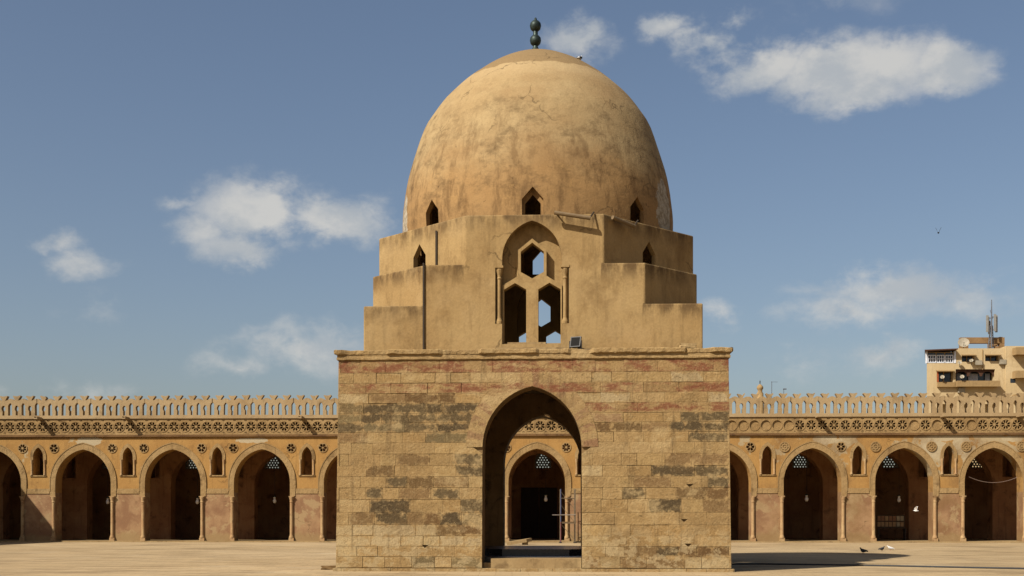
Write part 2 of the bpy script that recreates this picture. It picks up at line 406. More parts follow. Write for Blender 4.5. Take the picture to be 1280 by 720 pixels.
def arcade_extra(T, co, c):
    sp = T.node('ShaderNodeSeparateXYZ'); T.l.new(co, sp.inputs[0]); x, z = sp.outputs[0], sp.outputs[2]
    n = T.noise(T.vec('ADD', co, (1, 2, 3)), .8, 7, .65, .4)
    n2 = T.noise(T.vec('ADD', co, (8, 2, 5)), .55, 8, .66, .2)
    dado = T.mix(T.sstep(n, .38, .62), K((189, 148, 103)), K((163, 120, 83)))
    dado = T.mix(T.sstep(n2, .53, .57), dado, K((192, 158, 110)))
    dado = T.mix(T.math('MULTIPLY', T.sstep(T.math('ADD', z, T.math('MULTIPLY', n, 1.6)), 1.75, 1.2), .8), dado, K((178, 146, 96)))
    c = T.mix(T.sstep(z, 3.92, 3.9), c, dado)
    # patches of bare pale render, far more of them on the eastern half
    east = T.sstep(x, 14, 30, 0.0, .15)
    p = T.noise(T.vec('ADD', co, (21, 2, 5)), .42, 8, .62, .3)
    c = T.mix(T.math('MULTIPLY', T.sstep(T.math('ADD', p, east), .635, .66), T.sstep(z, 5.0, 5.4)), c, K((205, 180, 134)))
    for (px_, pz_, rx_, rz_) in ((24.3, 7.95, 1.5, .55), (32.3, 7.3, 1.2, 1.1), (34.6, 7.7, .8, 1.0), (35.4, 6.2, .8, 1.7), (33.0, 8.1, 2.4, .3), (38.5, 8.0, 1.0, .25), (-33.5, 7.95, 1.2, .4), (-20.4, 8.0, 1.5, .25)):
        ds = T.vec('LENGTH', T.vec('MULTIPLY', T.vec('SUBTRACT', co, (px_, 0, pz_)), (1 / rx_, 0, 1 / rz_)))
        ds = T.math('ADD', ds, T.math('MULTIPLY_ADD', T.noise(T.vec('ADD', co, (3, 3, 3)), 1.1, 8, .68), 1.9, -.95))
        c = T.mix(T.math('MULTIPLY', T.sstep(ds, .86, .78), T.sstep(z, 4.3, 4.5)), c, K((212, 190, 148)))
    g = T.noise(T.vec('ADD', co, (2, 12, 5)), .35, 7, .65, .3)
    c = T.mix(T.math('MULTIPLY', T.math('MULTIPLY', T.sstep(g, .42, .6), T.sstep(x, 12, 26)), .6), c, K((150, 112, 66)))
    return c
M['ochre'] = plaster('ochre_wall_plaster', K((206, 157, 84)), K((194, 144, 74)), K((150, 110, 64)), s1=.45, s2=.9, stain_lo=.52, stain_hi=.72, stain_amt=.6, streak=.3, extra=arcade_extra, cracks=True)
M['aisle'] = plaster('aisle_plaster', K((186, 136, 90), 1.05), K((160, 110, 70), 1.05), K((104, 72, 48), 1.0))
M['stucco'] = plaster('carved_stucco', K((196, 160, 104)), K((176, 140, 86)), K((112, 84, 50)), s1=.5, s2=1.1, stain_amt=.7, bmp=.9, unique=True)
M['parapet'] = plaster('parapet_stucco', K((204, 174, 126)), K((190, 158, 110)), K((146, 118, 80)), s1=.4, s2=.9, stain_amt=.6, streak=.2, unique=True)
M['shaft'] = plaster('column_plaster', K((210, 174, 120)), K((194, 150, 100)), K((140, 104, 66)), s1=1.2, s2=2)
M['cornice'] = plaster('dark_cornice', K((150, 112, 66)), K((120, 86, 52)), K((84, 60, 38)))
M['roofing'] = plaster('roof_screed', K((180, 150, 105)), K((160, 130, 90)), K((120, 96, 64)))
M['lattice'] = plain('pale_lattice', (.2, .19, .17), .8)
M['glass_lamp'] = plain('lamp_globe', (.6, .56, .5), .2)
M['wood'] = plain('dark_wood', (.03, .018, .011), .7)

# ground
def ground():
    m, T, b = bsdf('sandy_paving', .95, .1); co = obco(T)
    n1 = T.noise(co, .05, 6, .6); n2 = T.noise(T.scaled(co, (.35, 1, 1)), .7, 8, .65); n3 = T.noise(co, 6, 8, .75)
    c = T.mix(T.sstep(n1, .35, .65), K((220, 190, 142)), K((206, 176, 128)))
    c = T.mix(T.math('MULTIPLY', T.sstep(n2, .45, .68), .65), c, K((166, 138, 98)))
    c = T.mix(T.math('MULTIPLY', T.sstep(T.noise(T.scaled(co, (.5, 1, 1)), .28, 8, .66), .56, .7), .6), c, K((236, 212, 170)))
    br = T.node('ShaderNodeTexBrick'); T.l.new(co, br.inputs['Vector'])
    br.inputs['Scale'].default_value = .8; br.inputs['Mortar Size'].default_value = .012; br.inputs['Brick Width'].default_value = .9; br.inputs['Row Height'].default_value = .6
    br.inputs['Color1'].default_value = (1.06, 1.05, 1.03, 1); br.inputs['Color2'].default_value = (.86, .86, .86, 1); br.inputs['Mortar'].default_value = (.6, .58, .55, 1)
    c = T.mix(.9, c, br.outputs[0], 'MULTIPLY')
    bl = T.noise(T.vec('ADD', co, (40, 3, 0)), .16, 7, .66)
    c = T.mix(T.math('MULTIPLY', T.sstep(bl, .52, .62), .45), c, K((150, 124, 88)))
    c = T.mix(1.0, c, T.mix(n3, (.75, .75, .75), (1.2, 1.2, 1.2)), 'MULTIPLY')
    T.l.new(c, b.inputs['Base Color'])
    bump(T, b, T.math('ADD', n3, n2), .3, .04)
    return m
M['ground'] = ground()
g = MB(); g.add([(-2500, -400, 0), (2500, -400, 0), (2500, 4000, 0), (-2500, 4000, 0)], [(0, 1, 2, 3)])
g.build('ground', M['ground'], kind='structure')

# ------------------------------------------------------------------ domed pavilion
PZ = 44.3; PROT = 3.0
PC = (1.08, PZ + 7.0)
pav = thing('domed_pavilion', 'square stone pavilion with stepped plaster drum and tall tan dome in mid-courtyard', 'pavilion', (PC[0], PC[1], 0), R(-PROT))
def pz(y): return (HZ - y) / (F / PZ) + EYE
def batter(v):
    k = (7.055 - .0115 * min(max(v[2], 0), 8.0)) / 7.0
    return (v[0] * k, v[1] * k, v[2])
def batter_all(mb): mb.v = [batter(v) for v in mb.v]
ROT4 = [Matrix.Rotation(R(90 * k), 4, 'Z') for k in range(4)]
OA, OZS, ORISE = 1.77, 4.45, 2.17          # door arch: half-width, springing, rise
EA, ERISE = 2.36, 2.78                     # extrados of the voussoirs
FLOOR = .46
def door_loop(hw, top, w=0.0):
    A = arch(0, OA, OZS, ORISE, 14)
    return [(-hw, 0), (-OA, 0)] + A + [(OA, 0), (hw, 0), (hw, top), (-hw, top)]
core = MB()
for k in (0, 2):
    core.m = ROT4[k]; core.plate([door_loop(6.93, 7.6)], -6.93, -5.95)
for k in (1, 3):
    core.m = ROT4[k]; core.plate([door_loop(5.94, 7.6)], -6.93, -5.95)
batter_all(core)
core.build('wall', M['mortar'], pav)
core = MB()
for k in (0, 2):
    core.m = ROT4[k]; core.plate([door_loop(5.9, 7.6)], -5.90, -5.7)
for k in (1, 3):
    core.m = ROT4[k]; core.plate([door_loop(5.69, 7.6)], -5.90, -5.7)
batter_all(core)
core.build('lining', M['inner'], pav)
# ceiling ring that carries the drum
rg = MB(); ring_o = [(-6.9, -6.9), (6.9, -6.9), (6.9, 6.9), (-6.9, 6.9)]; ring_i = [(x * 5.2 / 6.9, y * 5.2 / 6.9) for x, y in ring_o]
vs = [(x, y, z) for z in (7.604, 7.9) for ring in (ring_o, ring_i) for x, y in ring]
fs = []
for i in range(4):
    j = (i + 1) % 4
    fs += [(i, j, 4 + j, 4 + i), (8 + i, 12 + i, 12 + j, 8 + j), (i, 8 + i, 8 + j, j), (4 + i, 4 + j, 12 + j, 12 + i)]
rg.add(vs, fs); rg.build('roof_terrace', M['roofing'], pav)
# floor of the pavilion
fl = MB(); fl.box(-5.68, 5.68, -5.68, 5.68, 0, FLOOR); fl.box(-1.76, 1.76, 5.69, 6.9, 0, FLOOR - .01)
for sx in (-1, 1): fl.box(min(sx * 5.69, sx * 6.9), max(sx * 5.69, sx * 6.9), -1.76, 1.76, 0, FLOOR - .01)
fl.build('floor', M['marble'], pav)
st = MB(); st.box(-1.47, 1.76, -7.02, -5.69, .1, FLOOR - .004); st.box(-1.76, -1.475, -6.75, -5.69, .1, .3)
st.build('step', M['step'], pav)
# ashlar facing, stone by stone
BUFF = [(188, 153, 97), (184, 149, 93), (192, 158, 103), (180, 145, 90), (186, 150, 94), (190, 155, 97), (182, 145, 88)]
LIGHT = [(204, 176, 126), (200, 171, 119), (196, 166, 112)]
BROWN = [(146, 114, 70), (134, 104, 62), (156, 122, 76), (128, 96, 56)]
DARK = [(116, 96, 63), (104, 85, 55), (122, 101, 66), (114, 94, 61), (100, 82, 54)]
RED = [(158, 108, 72), (148, 92, 64), (168, 126, 84), (172, 134, 90)]
GREYT = [(132, 112, 74), (142, 120, 78)]
ROWS = [449, 465, 478, 491, 503.5, 516, 528, 540, 553, 567, 582, 595.5, 609.5, 624, 640.5, 656, 670, 683, 696, 710]
def stone_colour(row, x0, x1, side, rnd):
    px = 667 + (x0 + x1) / 2 * 35
    r = rnd.random()
    pick = lambda s: rnd.choice(s)
    if side == 0:
        if row == 0: return pick(BUFF)
        if row == 1: return pick(LIGHT) if r < .35 else pick(BUFF)
        if row == 2: return pick(BUFF)
        if row == 3: return (pick(BROWN) if 478 < px < 580 and r < .8 else pick(LIGHT) if r < .4 else pick(BUFF))
        if row == 4 and px > 740: return pick(BUFF)
        if row in (4, 5, 6) and px < 590: return pick(DARK) if r < .74 else pick(GREYT) if r < .9 else pick(BUFF)
        if row in (5, 6) and px > 740: return pick(DARK) if (px > 850 and r < .6) else pick(BROWN) if r < .5 else pick(RED) if r < .6 else pick(BUFF)
        if row == 7: return pick(DARK) if px > 850 and r < .8 else pick(GREYT + BROWN) if (r < .55 and px < 590) else pick(BUFF)
        if row in (8, 9) and px > 820: return pick(DARK + BROWN) if r < .6 else pick(BUFF)
        if row in (10, 11, 12, 13) and px > 790: return pick(BROWN + DARK) if r < .36 else pick(BUFF)
        if row in (9, 10, 11, 12, 13, 14) and 445 < px < 595: return pick(BROWN + DARK + DARK) if r < .62 else pick(BUFF)
        if row in (15, 16) and px < 600: return pick(BROWN) if (px > 490 and r < .6) or r < .15 else pick(LIGHT)
        if row == 17 and px > 800: return pick(BROWN) if r < .8 else pick(DARK)
        if row == 17 and px < 600: return pick(LIGHT) if r < .35 else pick(BUFF)
        if row == 18 and px > 730: return pick(BROWN) if (px < 850 and r < .75) else pick(LIGHT)
        if row == 18: return pick(BUFF) if r < .6 else pick(GREYT)
        return pick(BUFF) if r < .9 else pick(LIGHT)
    return pick(BUFF) if r < .6 else pick(BROWN) if r < .8 else pick(DARK) if r < .9 else pick(RED)
c_e = (ERISE * ERISE - EA * EA) / (2 * EA)
def extrados(z):
    """half-width cleared for the arch ring (above springing) or the door jambs at height z"""
    if z >= OZS + ERISE: return 0
    if z < OZS: return OA
    return max(0, math.sqrt(max(0, (EA + c_e) ** 2 - (z - OZS) ** 2)) - c_e)
for k in range(4):
    rnd = random.Random(40 + k)
    mb = MB(); mb.m = ROT4[k]
    zs = [pz(y) for y in ROWS]
    for r in range(len(zs) - 1):
        z1, z0 = zs[r], zs[r + 1]
        if k == 0: pass
        # stretches of wall to the left and right of the opening
        w0, w1 = extrados(z0 + 1e-4), extrados(z1 - 1e-4)
        if z0 < OZS < z1: w0 = OA
        if max(w0, w1) <= 0: spans = [(-7.0, 7.0, 0, 0)]
        else: spans = [(-7.0, -1, 0, 1), (1, 7.0, 1, 0)]
        for (a, b, la, lb) in spans:
            if lb: b0, b1 = -w0, -w1
            else: b0 = b1 = b
            if lb and w1 <= 0: mb.plate([[(-w0 - .02, z0), (w0 + .02, z0), (0, z1 - .004)]], -6.992, -6.93, K(BUFF[0], .8))
            if la: a0, a1 = w0, w1
            else: a0 = a1 = a
            n0, n1 = max(a0, a1), min(b0, b1)
            cuts = [n0]; x = n0 + rnd.uniform(.35, 1.3)
            while x < n1 - .45:
                cuts.append(x); x += rnd.choice((rnd.uniform(.55, .95), rnd.uniform(.9, 1.6)))
            cuts.append(n1)
            for i in range(len(cuts) - 1):
                xa0 = a0 if i == 0 else cuts[i]; xa1 = a1 if i == 0 else cuts[i]
                xb0 = b0 if i == len(cuts) - 2 else cuts[i + 1]; xb1 = b1 if i == len(cuts) - 2 else cuts[i + 1]
                cc = K(stone_colour(r, (xa0 + xa1) / 2, (xb0 + xb1) / 2, k, rnd), .8)
                f_ = rnd.uniform(.93, 1.07); cc = tuple(x * f_ for x in cc)
                gj = .009 if rnd.random() < .14 else rnd.uniform(.0005, .002); d = rnd.uniform(0, .006); j = lambda: rnd.uniform(-.006, .006)
                q = [(xa0 + gj, z0 + gj), (xb0 - gj, z0 + gj), (xb1 - gj, z1 - gj), (xa1 + gj, z1 - gj)]
                cx = sum(p[0] for p in q) / 4; cz = sum(p[1] for p in q) / 4
                if rnd.random() < .15: d = -.012
                base = [(p[0], -6.925, p[1]) for p in q]
                mid = [(p[0] + j() * .5, -6.985 - d, p[1] + j() * .5) for p in q]
                front = [(p[0] + (.006 if p[0] < cx else -.006) + j(), -6.996 - d + j() * .4, p[1] + (.006 if p[1] < cz else -.006) + j()) for p in q]
                mb.add(base + mid + front, [(0, 1, 5, 4), (1, 2, 6, 5), (2, 3, 7, 6), (3, 0, 4, 7), (4, 5, 9, 8), (5, 6, 10, 9), (6, 7, 11, 10), (7, 4, 8, 11), (8, 9, 10, 11)], cc)
    batter_all(mb)
    fc = mb.build('stone_facing', M['ashlar'], pav)
    if k == 0:
        for px, py, w_ in ((863, 607, .13), (856, 650.5, .12), (861, 681, .13), (533, 683, .12)):
            x_ = (px - 667) / 35; z_ = pz(py); c_ = MB(); c_.col = K((120, 94, 58), .8); c_.plate([[(x_ - w_, z_ + .05), (x_ - .01, z_ - .07), (x_ + w_, z_ + .05)]], -7.2, -6.90)
            bpy.context.view_layer.update(); boolean(fc, c_.build('cutter', M['ashlar'], pav))
    # ring of voussoirs, alternately buff and reddish
    ab = MB(); ab.m = ROT4[k]
    I = arch(0, OA, OZS, ORISE, 13); E = arch(0, EA, OZS, ERISE, 13)
    for i in range(len(I) - 1):
        p = [I[i], I[i + 1], E[i + 1], E[i]]
        cc = K(rnd.choice([(172, 134, 90), (178, 142, 92), (166, 124, 84), (184, 148, 96)]) if i % 2 else rnd.choice([(190, 155, 100), (186, 150, 95)]), .8)
        cx = sum(q[0] for q in p) / 4; cz = sum(q[1] for q in p) / 4
        pp = [(cx + (q[0] - cx) * .996, cz + (q[1] - cz) * .996) for q in p]
        ab.plate([pp], -7.012 - rnd.random() * .003, -6.926, cc)
    batter_all(ab)
    ab.build('arch_ring', M['ashlar'], pav)
# plinth course
pl = MB(); rnd = random.Random(5)
for k in range(4):
    pl.m = ROT4[k]; x = -7.12
    while x < 7.1:
        x2 = min(7.12, x + rnd.uniform(.7, 1.7))
        if x2 > 6.7: x2 = 7.12
        pl.box(x + .006, x2 - .006, -7.13 - rnd.random() * .03, -6.4 if k % 2 == 0 else -6.39, 0, .105 + rnd.random() * .01, K(rnd.choice(BUFF + LIGHT), .8))
        x = x2
pl.m = Matrix.Identity(4)
pl.build('plinth', M['ashlar'], pav)
# worn cornice: a swept profile whose edge is broken away in places
cn = MB()
for k in range(4):
    rnd = random.Random(90 + k); cn.m = ROT4[k]
    n = 110; prof0 = [(-6.9, 7.575), (-7.0, 7.58), (-7.028, 7.60), (-7.03, 7.66), (-7.012, 7.675), (-7.014, 7.77), (-7.10, 7.785), (-7.12, 7.81), (-7.125, 7.93), (-7.09, 7.955), (-6.1, 7.945)]
    rows = []; wear = 0; hold = 0
    for i in range(n + 1):
        t = -1 + 2 * i / n
        if hold <= 0:
            wear = rnd.choice((0, 0, 0, .04, .1, .14)); hold = rnd.randint(2, 9)
            if 2 < i < 12 and k == 0: wear = .1
        hold -= 1
        row = []
        for (d, z) in prof0:
            out = -d - 6.98
            dd = d
            if out > .06: dd = d + min(out - .035, wear * .7 + rnd.uniform(0, .02))
            zz = z + rnd.uniform(-.012, .012) - (wear * .25 if z > 7.8 else 0)
            row.append((t * abs(dd), dd, zz))
        rows.append(row)
    m_ = len(prof0)
    cn.add([p for row in rows for p in row], [(i * m_ + j, (i + 1) * m_ + j, (i + 1) * m_ + j + 1, i * m_ + j + 1) for i in range(n) for j in range(m_ - 1)], K((186, 152, 98), .8))
cn.m = Matrix.Identity(4)
cn.build('cornice', M['ashlar'], pav)
# fountain basin inside
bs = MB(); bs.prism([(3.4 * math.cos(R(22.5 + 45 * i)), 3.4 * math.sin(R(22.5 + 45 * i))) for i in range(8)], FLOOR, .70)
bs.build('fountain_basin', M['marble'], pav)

# drum: a square that is cut to an octagon in two steps
UZ = PZ + .95; uS = F / UZ
def uz(y): return (HZ - y) / uS + EYE
DH = 6.17; DX = -.03                 # half-width, sideways offset of the whole upper part
Z0, Z1, Z2, Z3 = 7.93, uz(381.5), uz(330.5), uz(269)
A1, A2, A3 = DH, 4.08, 2.60
B2, B3 = 3.92, 2.44           # half-widths of the front at each step
dr = MB()
def sq(a, h=DH):   # chamfered square with straight half-length a
    if a >= h: return [(-h, -h), (h, -h), (h, h), (-h, h)]
    return [(-a, -h), (a, -h), (h, -a), (h, a), (a, h), (-a, h), (-h, a), (-h, -a)]
vs, fs = [], []
def V(x, y, z):
    key = (round(x, 5), round(y, 5), round(z, 5))
    if key not in vidx: vidx[key] = len(vs); vs.append(key)
    return vidx[key]
vidx = {}
def P(x, y, z, k):
    for _ in range(k): x, y = -y, x
    return V(x, y, z)
IH = 5.25; IA = IH * math.tan(R(22.5))
for k in range(4):
    fr = [(-DH, Z0), (DH, Z0), (DH, Z1), (A2, Z1), (A2, Z2), (A3, Z2), (A3, Z3), (-B3, Z3), (-B3, Z2), (-B2, Z2), (-B2, Z1), (-DH, Z1)]
    fs.append(tuple(P(x, -DH, z, k) for x, z in fr))
    fs.append(tuple(P(x, y, z, k) for x, y, z in ((A2, -DH, Z1), (DH, -B2, Z1), (DH, -B2, Z2), (A2, -DH, Z2))))
    fs.append(tuple(P(x, y, z, k) for x, y, z in ((A3, -DH, Z2), (DH, -B3, Z2), (DH, -B3, Z3), (A3, -DH, Z3))))
    fs.append(tuple(P(x, y, z, k) for x, y, z in ((A2, -DH, Z1), (DH, -DH, Z1), (DH, -B2, Z1))))
    fs.append(tuple(P(x, y, z, k) for x, y, z in ((A3, -DH, Z2), (A2, -DH, Z2), (DH, -B2, Z2), (DH, -B3, Z2))))
    # top ring, underside ring, inside faces
    fs.append(tuple(P(x, y, Z3, k) for x, y in ((-B3, -DH), (A3, -DH), (IA, -IH), (-IA, -IH))))
    fs.append(tuple(P(x, y, Z3, k) for x, y in ((A3, -DH), (DH, -B3), (IH, -IA), (IA, -IH))))
    fs.append(tuple(P(x, y, Z0, k) for x, y in ((-DH, -DH), (-IA, -IH), (IA, -IH), (DH, -DH))))
    fs.append(tuple(P(x, y, Z0, k) for x, y in ((DH, -DH), (IA, -IH), (IH, -IA))))
    fs.append(tuple(P(x, -IH, z, k) for x, z in ((-IA, Z0), (-IA, Z3), (IA, Z3), (IA, Z0))))
    fs.append(tuple(P(x, y, z, k) for x, y, z in ((IA, -IH, Z0), (IA, -IH, Z3), (IH, -IA, Z3), (IH, -IA, Z0))))
dr.add(vs, fs)
drum = dr.build('drum', M['drum'], pav); drum.location = (DX, 0, 0)
bm = bmesh.new(); bm.from_mesh(drum.data)
ee = [e for e in bm.edges if len(e.link_faces) == 2 and e.calc_face_angle_signed(0) > .5 and max(max(abs(v.co.x), abs(v.co.y)) for v in e.verts) > DH - .01 and min(v.co.z for v in e.verts) > Z0 - .01 and max(v.co.z for v in e.verts) > Z0 + .01]
bmesh.ops.bevel(bm, geom=ee, offset=.045, segments=2, affect='EDGES', profile=.5)
bm.to_mesh(drum.data); bm.free()
bpy.context.view_layer.update()
WA, WZS, WR, SILL = 1.09, 11.33, 1.40, 8.24
def win_arch(a=WA, zs=WZS, rise=WR, sill=SILL): return [(-a, sill)] + arch(0, a, zs, rise, 10) + [(a, sill)]
NT0, NT1 = 8.98, uz(333)
def cutter(mb): 
    o = mb.build('cutter', M['drum'], pav); o.location = (DX, 0, 0); bpy.context.view_layer.update(); return o
for k in range(4):
    c = MB(); c.m = ROT4[k]
    c.plate([win_arch()], -DH - .5, -IH + .5); boolean(drum, cutter(c))
    for s in (-1, 1):
        c = MB(); c.m = ROT4[k]; c.box(min(s * 1.0, s * 1.34), max(s * 1.0, s * 1.34), -DH - .5, -DH + .27, NT0, NT1); boolean(drum, cutter(c))
    c = MB(); c.m = ROT4[k] @ Matrix.Rotation(R(45), 4, 'Z')
    dd = (DH + A3) / math.sqrt(2)
    c.plate([[(-.37, Z2 + .02), (-.37, Z2 + .70), (0, Z2 + 1.17), (.37, Z2 + .70), (.37, Z2 + .02)]], -dd - .4, -dd + .6); boolean(drum, cutter(c))
    c = MB(); c.m = ROT4[k] @ Matrix.Rotation(R(45), 4, 'Z'); c.box(-1.1, 1.1, -dd + .26, -dd + 1.6, Z2 - .15, Z2 + 1.45); boolean(drum, cutter(c))
for k in range(4):
    t = MB(); t.m = ROT4[k]
    holes = []
    for s in (-1, 1):
        holes.append([(s * .22, SILL + .05), (s * .22, 10.26), (s * .63, 10.50), (s * 1.035, 10.26), (s * 1.035, SILL + .05)])
    holes.append([(0, 10.66), (.42, 10.90), (.42, 11.64), (0, 11.97), (-.42, 11.64), (-.42, 10.90)])
    t.plate([win_arch(WA - .004)] + holes, -DH + .48, -DH + .66)
    half = [(.64, 10.68), (.52, 10.76), (.52, 11.70), (0, 12.12)]
    outl = [(-WA + .006, SILL + .002), (WA - .006, SILL + .002), (WA - .006, 10.42)] + half + [(-x_, z_) for x_, z_ in half[:-1][::-1]] + [(-WA + .006, 10.42)]
    t.plate([outl] + holes, -DH + .20, -DH + .478)
    tr = t.build('tracery', M['drum'], pav); tr.location = (DX, 0, 0)
    sb = MB(); sb.m = ROT4[k]; sb.box(-1.3, 1.25, -DH - .12, -DH - .003, 7.96, 8.10); sb.box(-.9, .5, -DH + .05, -DH + .29, SILL + .003, SILL + .07)
    so = sb.build('sill', M['step'], pav); so.location = (DX, 0, 0)
    for s in (-1, 1):
        cl = MB(); cl.m = ROT4[k]
        x = s * 1.2
        cl.lathe([(.0, 8.99), (.12, 8.99), (.12, 9.08), (.075, 9.2), (.07, 9.3), (.068, 10.6), (.09, 10.65), (.07, 10.7), (.075, 10.75), (.13, 10.95), (.13, 11.03), (0, 11.03)], x, -DH + .12, 12)
        cl.box(x - .15, x + .15, -DH - .03, -DH + .25, 11.02, 11.10)
        co_ = cl.build('colonnette', M['drum'], pav); co_.location = (DX, 0, 0)
# dome
DCX = -.03
prof = [(5.52, 12.90), (5.55, 13.4), (5.55, 14.0), (5.50, 14.6), (5.40, 15.35), (5.13, 16.42), (4.70, 17.72), (4.35, 18.35), (3.95, 18.92), (3.5, 19.42), (3.02, 19.88), (2.56, 20.25), (2.1, 20.58), (1.6, 20.87), (1.1, 21.1), (.6, 21.28), (.35, 21.36), (.22, 21.44), (0.12, 21.46)]
def densify(p):
    out = []
    for i in range(len(p) - 1):
        p0 = p[max(i - 1, 0)]; p1 = p[i]; p2 = p[i + 1]; p3 = p[min(i + 2, len(p) - 1)]
        for t in (0, .33, .66):
            out.append(tuple(.5 * (2 * b + (c - a) * t + (2 * a - 5 * b + 4 * c - d) * t * t + (3 * b - a - 3 * c + d) * t ** 3) for a, b, c, d in zip(p0, p1, p2, p3)))
    return out + [p[-1]]
prof = [(r, z if z < 17 else z - .235 * ((z - 17) / 4.4)) for r, z in prof]
prof = densify(prof)
SEG = 144
from mathutils import noise as mnoise
rnd = random.Random(3)
dm = MB(); vs = []; fs = []
ang = [2 * math.pi * k / SEG for k in range(SEG)]
for r, z in prof:
    for a in ang:
        q = Vector((r * math.cos(a), r * math.sin(a), z)); w = 1 + (.030 * mnoise.noise(q * .35) + .016 * mnoise.noise(q * 1.1) + .008 * mnoise.noise(q * 2.6)) / max(r, 1.5)
        vs.append((r * w * math.cos(a), r * w * math.sin(a), z))
N = len(prof)
inner = [(max(.02, r - .55), z - (.0 if z < 13 else .5 * (z - 13) / 8.4)) for r, z in prof]
for r, z in inner:
    for a in ang: vs.append((r * math.cos(a), r * math.sin(a), z))
for j in range(N - 1):
    for k in range(SEG):
        a, b = j * SEG + k, j * SEG + (k + 1) % SEG
        fs.append((a, b, b + SEG, a + SEG)); o = N * SEG
        fs.append((o + a, o + a + SEG, o + b + SEG, o + b))
for k in range(SEG):
    b = (k + 1) % SEG; o = N * SEG
    fs.append((k, o + k, o + b, b))
fs.append(tuple((N - 1) * SEG + k for k in range(SEG))); fs.append(tuple(N * SEG + (N - 1) * SEG + k for k in reversed(range(SEG))))
dm.add(vs, fs)
dome = dm.build('dome', M['dome'], pav, smooth=False); dome.location = (DCX, 0, 0)
bpy.context.view_layer.update()
for k in range(8):
    for (hw, zs_, za, y0, y1) in (((.395, 13.68, 14.13, -6.2, -5.3), (.29, 13.56, 13.90, -5.6, -5.1), (.75, 13.9, 14.3, -5.22, -4.3)) if k == 0 else ((.385, 13.68, 14.12, -6.2, -5.25), (.75, 13.9, 14.3, -5.34, -4.3))):
        c = MB(); c.m = Matrix.Rotation(R(45 * k), 4, 'Z')
        c.plate([[(-hw, 12.95), (-hw, zs_), (0, za), (hw, zs_), (hw, 12.95)]], y0, y1)
        o = c.build('cutter', M['dome'], pav); o.location = (DCX, 0, 0); bpy.context.view_layer.update(); boolean(dome, o)
for p in dome.data.polygons:      # smooth shell, sharp window reveals
    p.use_smooth = len(p.vertices) == 4 and p.area > .02
def shade_auto(me, ang=35):
    bm = bmesh.new(); bm.from_mesh(me)
    for f in bm.faces: f.smooth = True
    for e in bm.edges:
        e.smooth = len(e.link_faces) == 2 and e.calc_face_angle(0) < R(ang)
    bm.to_mesh(me); bm.free()
shade_auto(dome.data)
fn_ = MB(); fx = -.11
fn_.lathe([(.0, 21.16), (.2, 21.16), (.13, 21.31), (.1, 21.38), (.1, 22.40), (.06, 22.5), (.045, 22.56), (.03, 22.58), (0, 22.58)], fx, 0, 12)
fin = fn_.build('finial', M['bronze'], pav, smooth=True); shade_auto(fin.data)
for zc in (21.64, 22.24):
    b = MB(); b.lathe([(.05, zc - .225), (.13, zc - .205), (.205, zc - .13), (.235, zc), (.215, zc + .11), (.14, zc + .195), (.06, zc + .225), (.03, zc + .228)], fx, 0, 20)
    o = b.build('ball', M['bronze'], fin, smooth=True); shade_auto(o.data, 50)
# dark strips standing in for shaded edges of the drum
dp = MB(); dp.box(-3.96 - .03, -3.96 + .03, -DH - .065, -DH - .004, 7.96, Z2 + .06); o = dp.build('shade_strip', M['shade_and_bracket'], pav); o.location = (DX, 0, 0)
dp = MB(); q = Vector((-3.62, -5.07, 0)); dp.box(q.x - .03, q.x + .03, q.y - .07, q.y - .0, Z2 + .004, Z3 - .3); o = dp.build('shade_strip', M['shade_and_bracket'], pav); o.location = (DX, 0, 0)
# loose repairs and broken corner of the dome
def pv(x, y, z):      # point of the pavilion in the world
    a = R(-PROT); return (PC[0] + x * math.cos(a) - y * math.sin(a), PC[1] + x * math.sin(a) + y * math.cos(a), z)
# flood lamp on the cornice
fl_ = thing('flood_lamp', 'small black flood lamp standing on the cornice beside the traceried window', 'flood lamp', pv(1.55, -6.55, 7.95), R(-25))
b = MB(); b.m = Matrix.Translation((0, 0, .30)) @ Matrix.Rotation(R(-18), 4, 'X')
b.plate([[(-.2, -.2), (.2, -.2), (.2, .2), (-.2, .2)]], -.02, .05); b.plate([[(-.16, -.16), (.16, -.16), (.12, .12), (-.12, .12)]], .052, .17)
b.build('housing', M['iron'], fl_)
b = MB(); b.m = Matrix.Translation((0, 0, .30)) @ Matrix.Rotation(R(-18), 4, 'X'); b.box(-.165, .165, -.028, -.023, -.165, .165)
b.build('lens', plain('lamp_lens', (.012, .011, .01), .85, 0, .1, 3, .1), fl_)
b = MB(); b.box(-.24, -.205, -.02, .03, 0, .34); b.box(.205, .24, -.02, .03, 0, .34); b.box(-.24, .24, -.1, .1, 0, .03); b.box(-.26, .65, .1, .14, 0, .035)
b.build('bracket', M['iron'], fl_)
# two lamp battens along the top of the drum
def batten(label, p0, p1):
    t = thing('lamp_batten', label, 'lamp batten', p0, 0, 'lamp battens along the top of the drum')
    d = Vector(p1) - Vector(p0)
    b = MB(); b.tube([(0, 0, 0), tuple(d)], .075, 10); b.build('tube_housing', M['lampbatten'], t)
    b = MB(); b.tube([tuple(d * .97), tuple(d * .97 + Vector((.18, .3, .28)))], .03, 6); b.build('bracket', M['shade_and_bracket'], t); b = MB(); b.tube([tuple(d * .1), tuple(d * .1 + Vector((0, .45, 0)))], .03, 6); b.build('bracket', M['shade_and_bracket'], t)
batten('long cream lamp batten sloping along the drum top, above the traceried window', pv(.82 + DX, -DH - .32, Z3 - .02), pv(2.12 + DX, -DH - .34, Z3 - .24))
batten('shorter lamp batten on the shaded diagonal face of the drum', pv(2.92 + DX, -DH + .0, Z3 - .14), pv(3.75 + DX, -DH + .75, Z3 - .30))
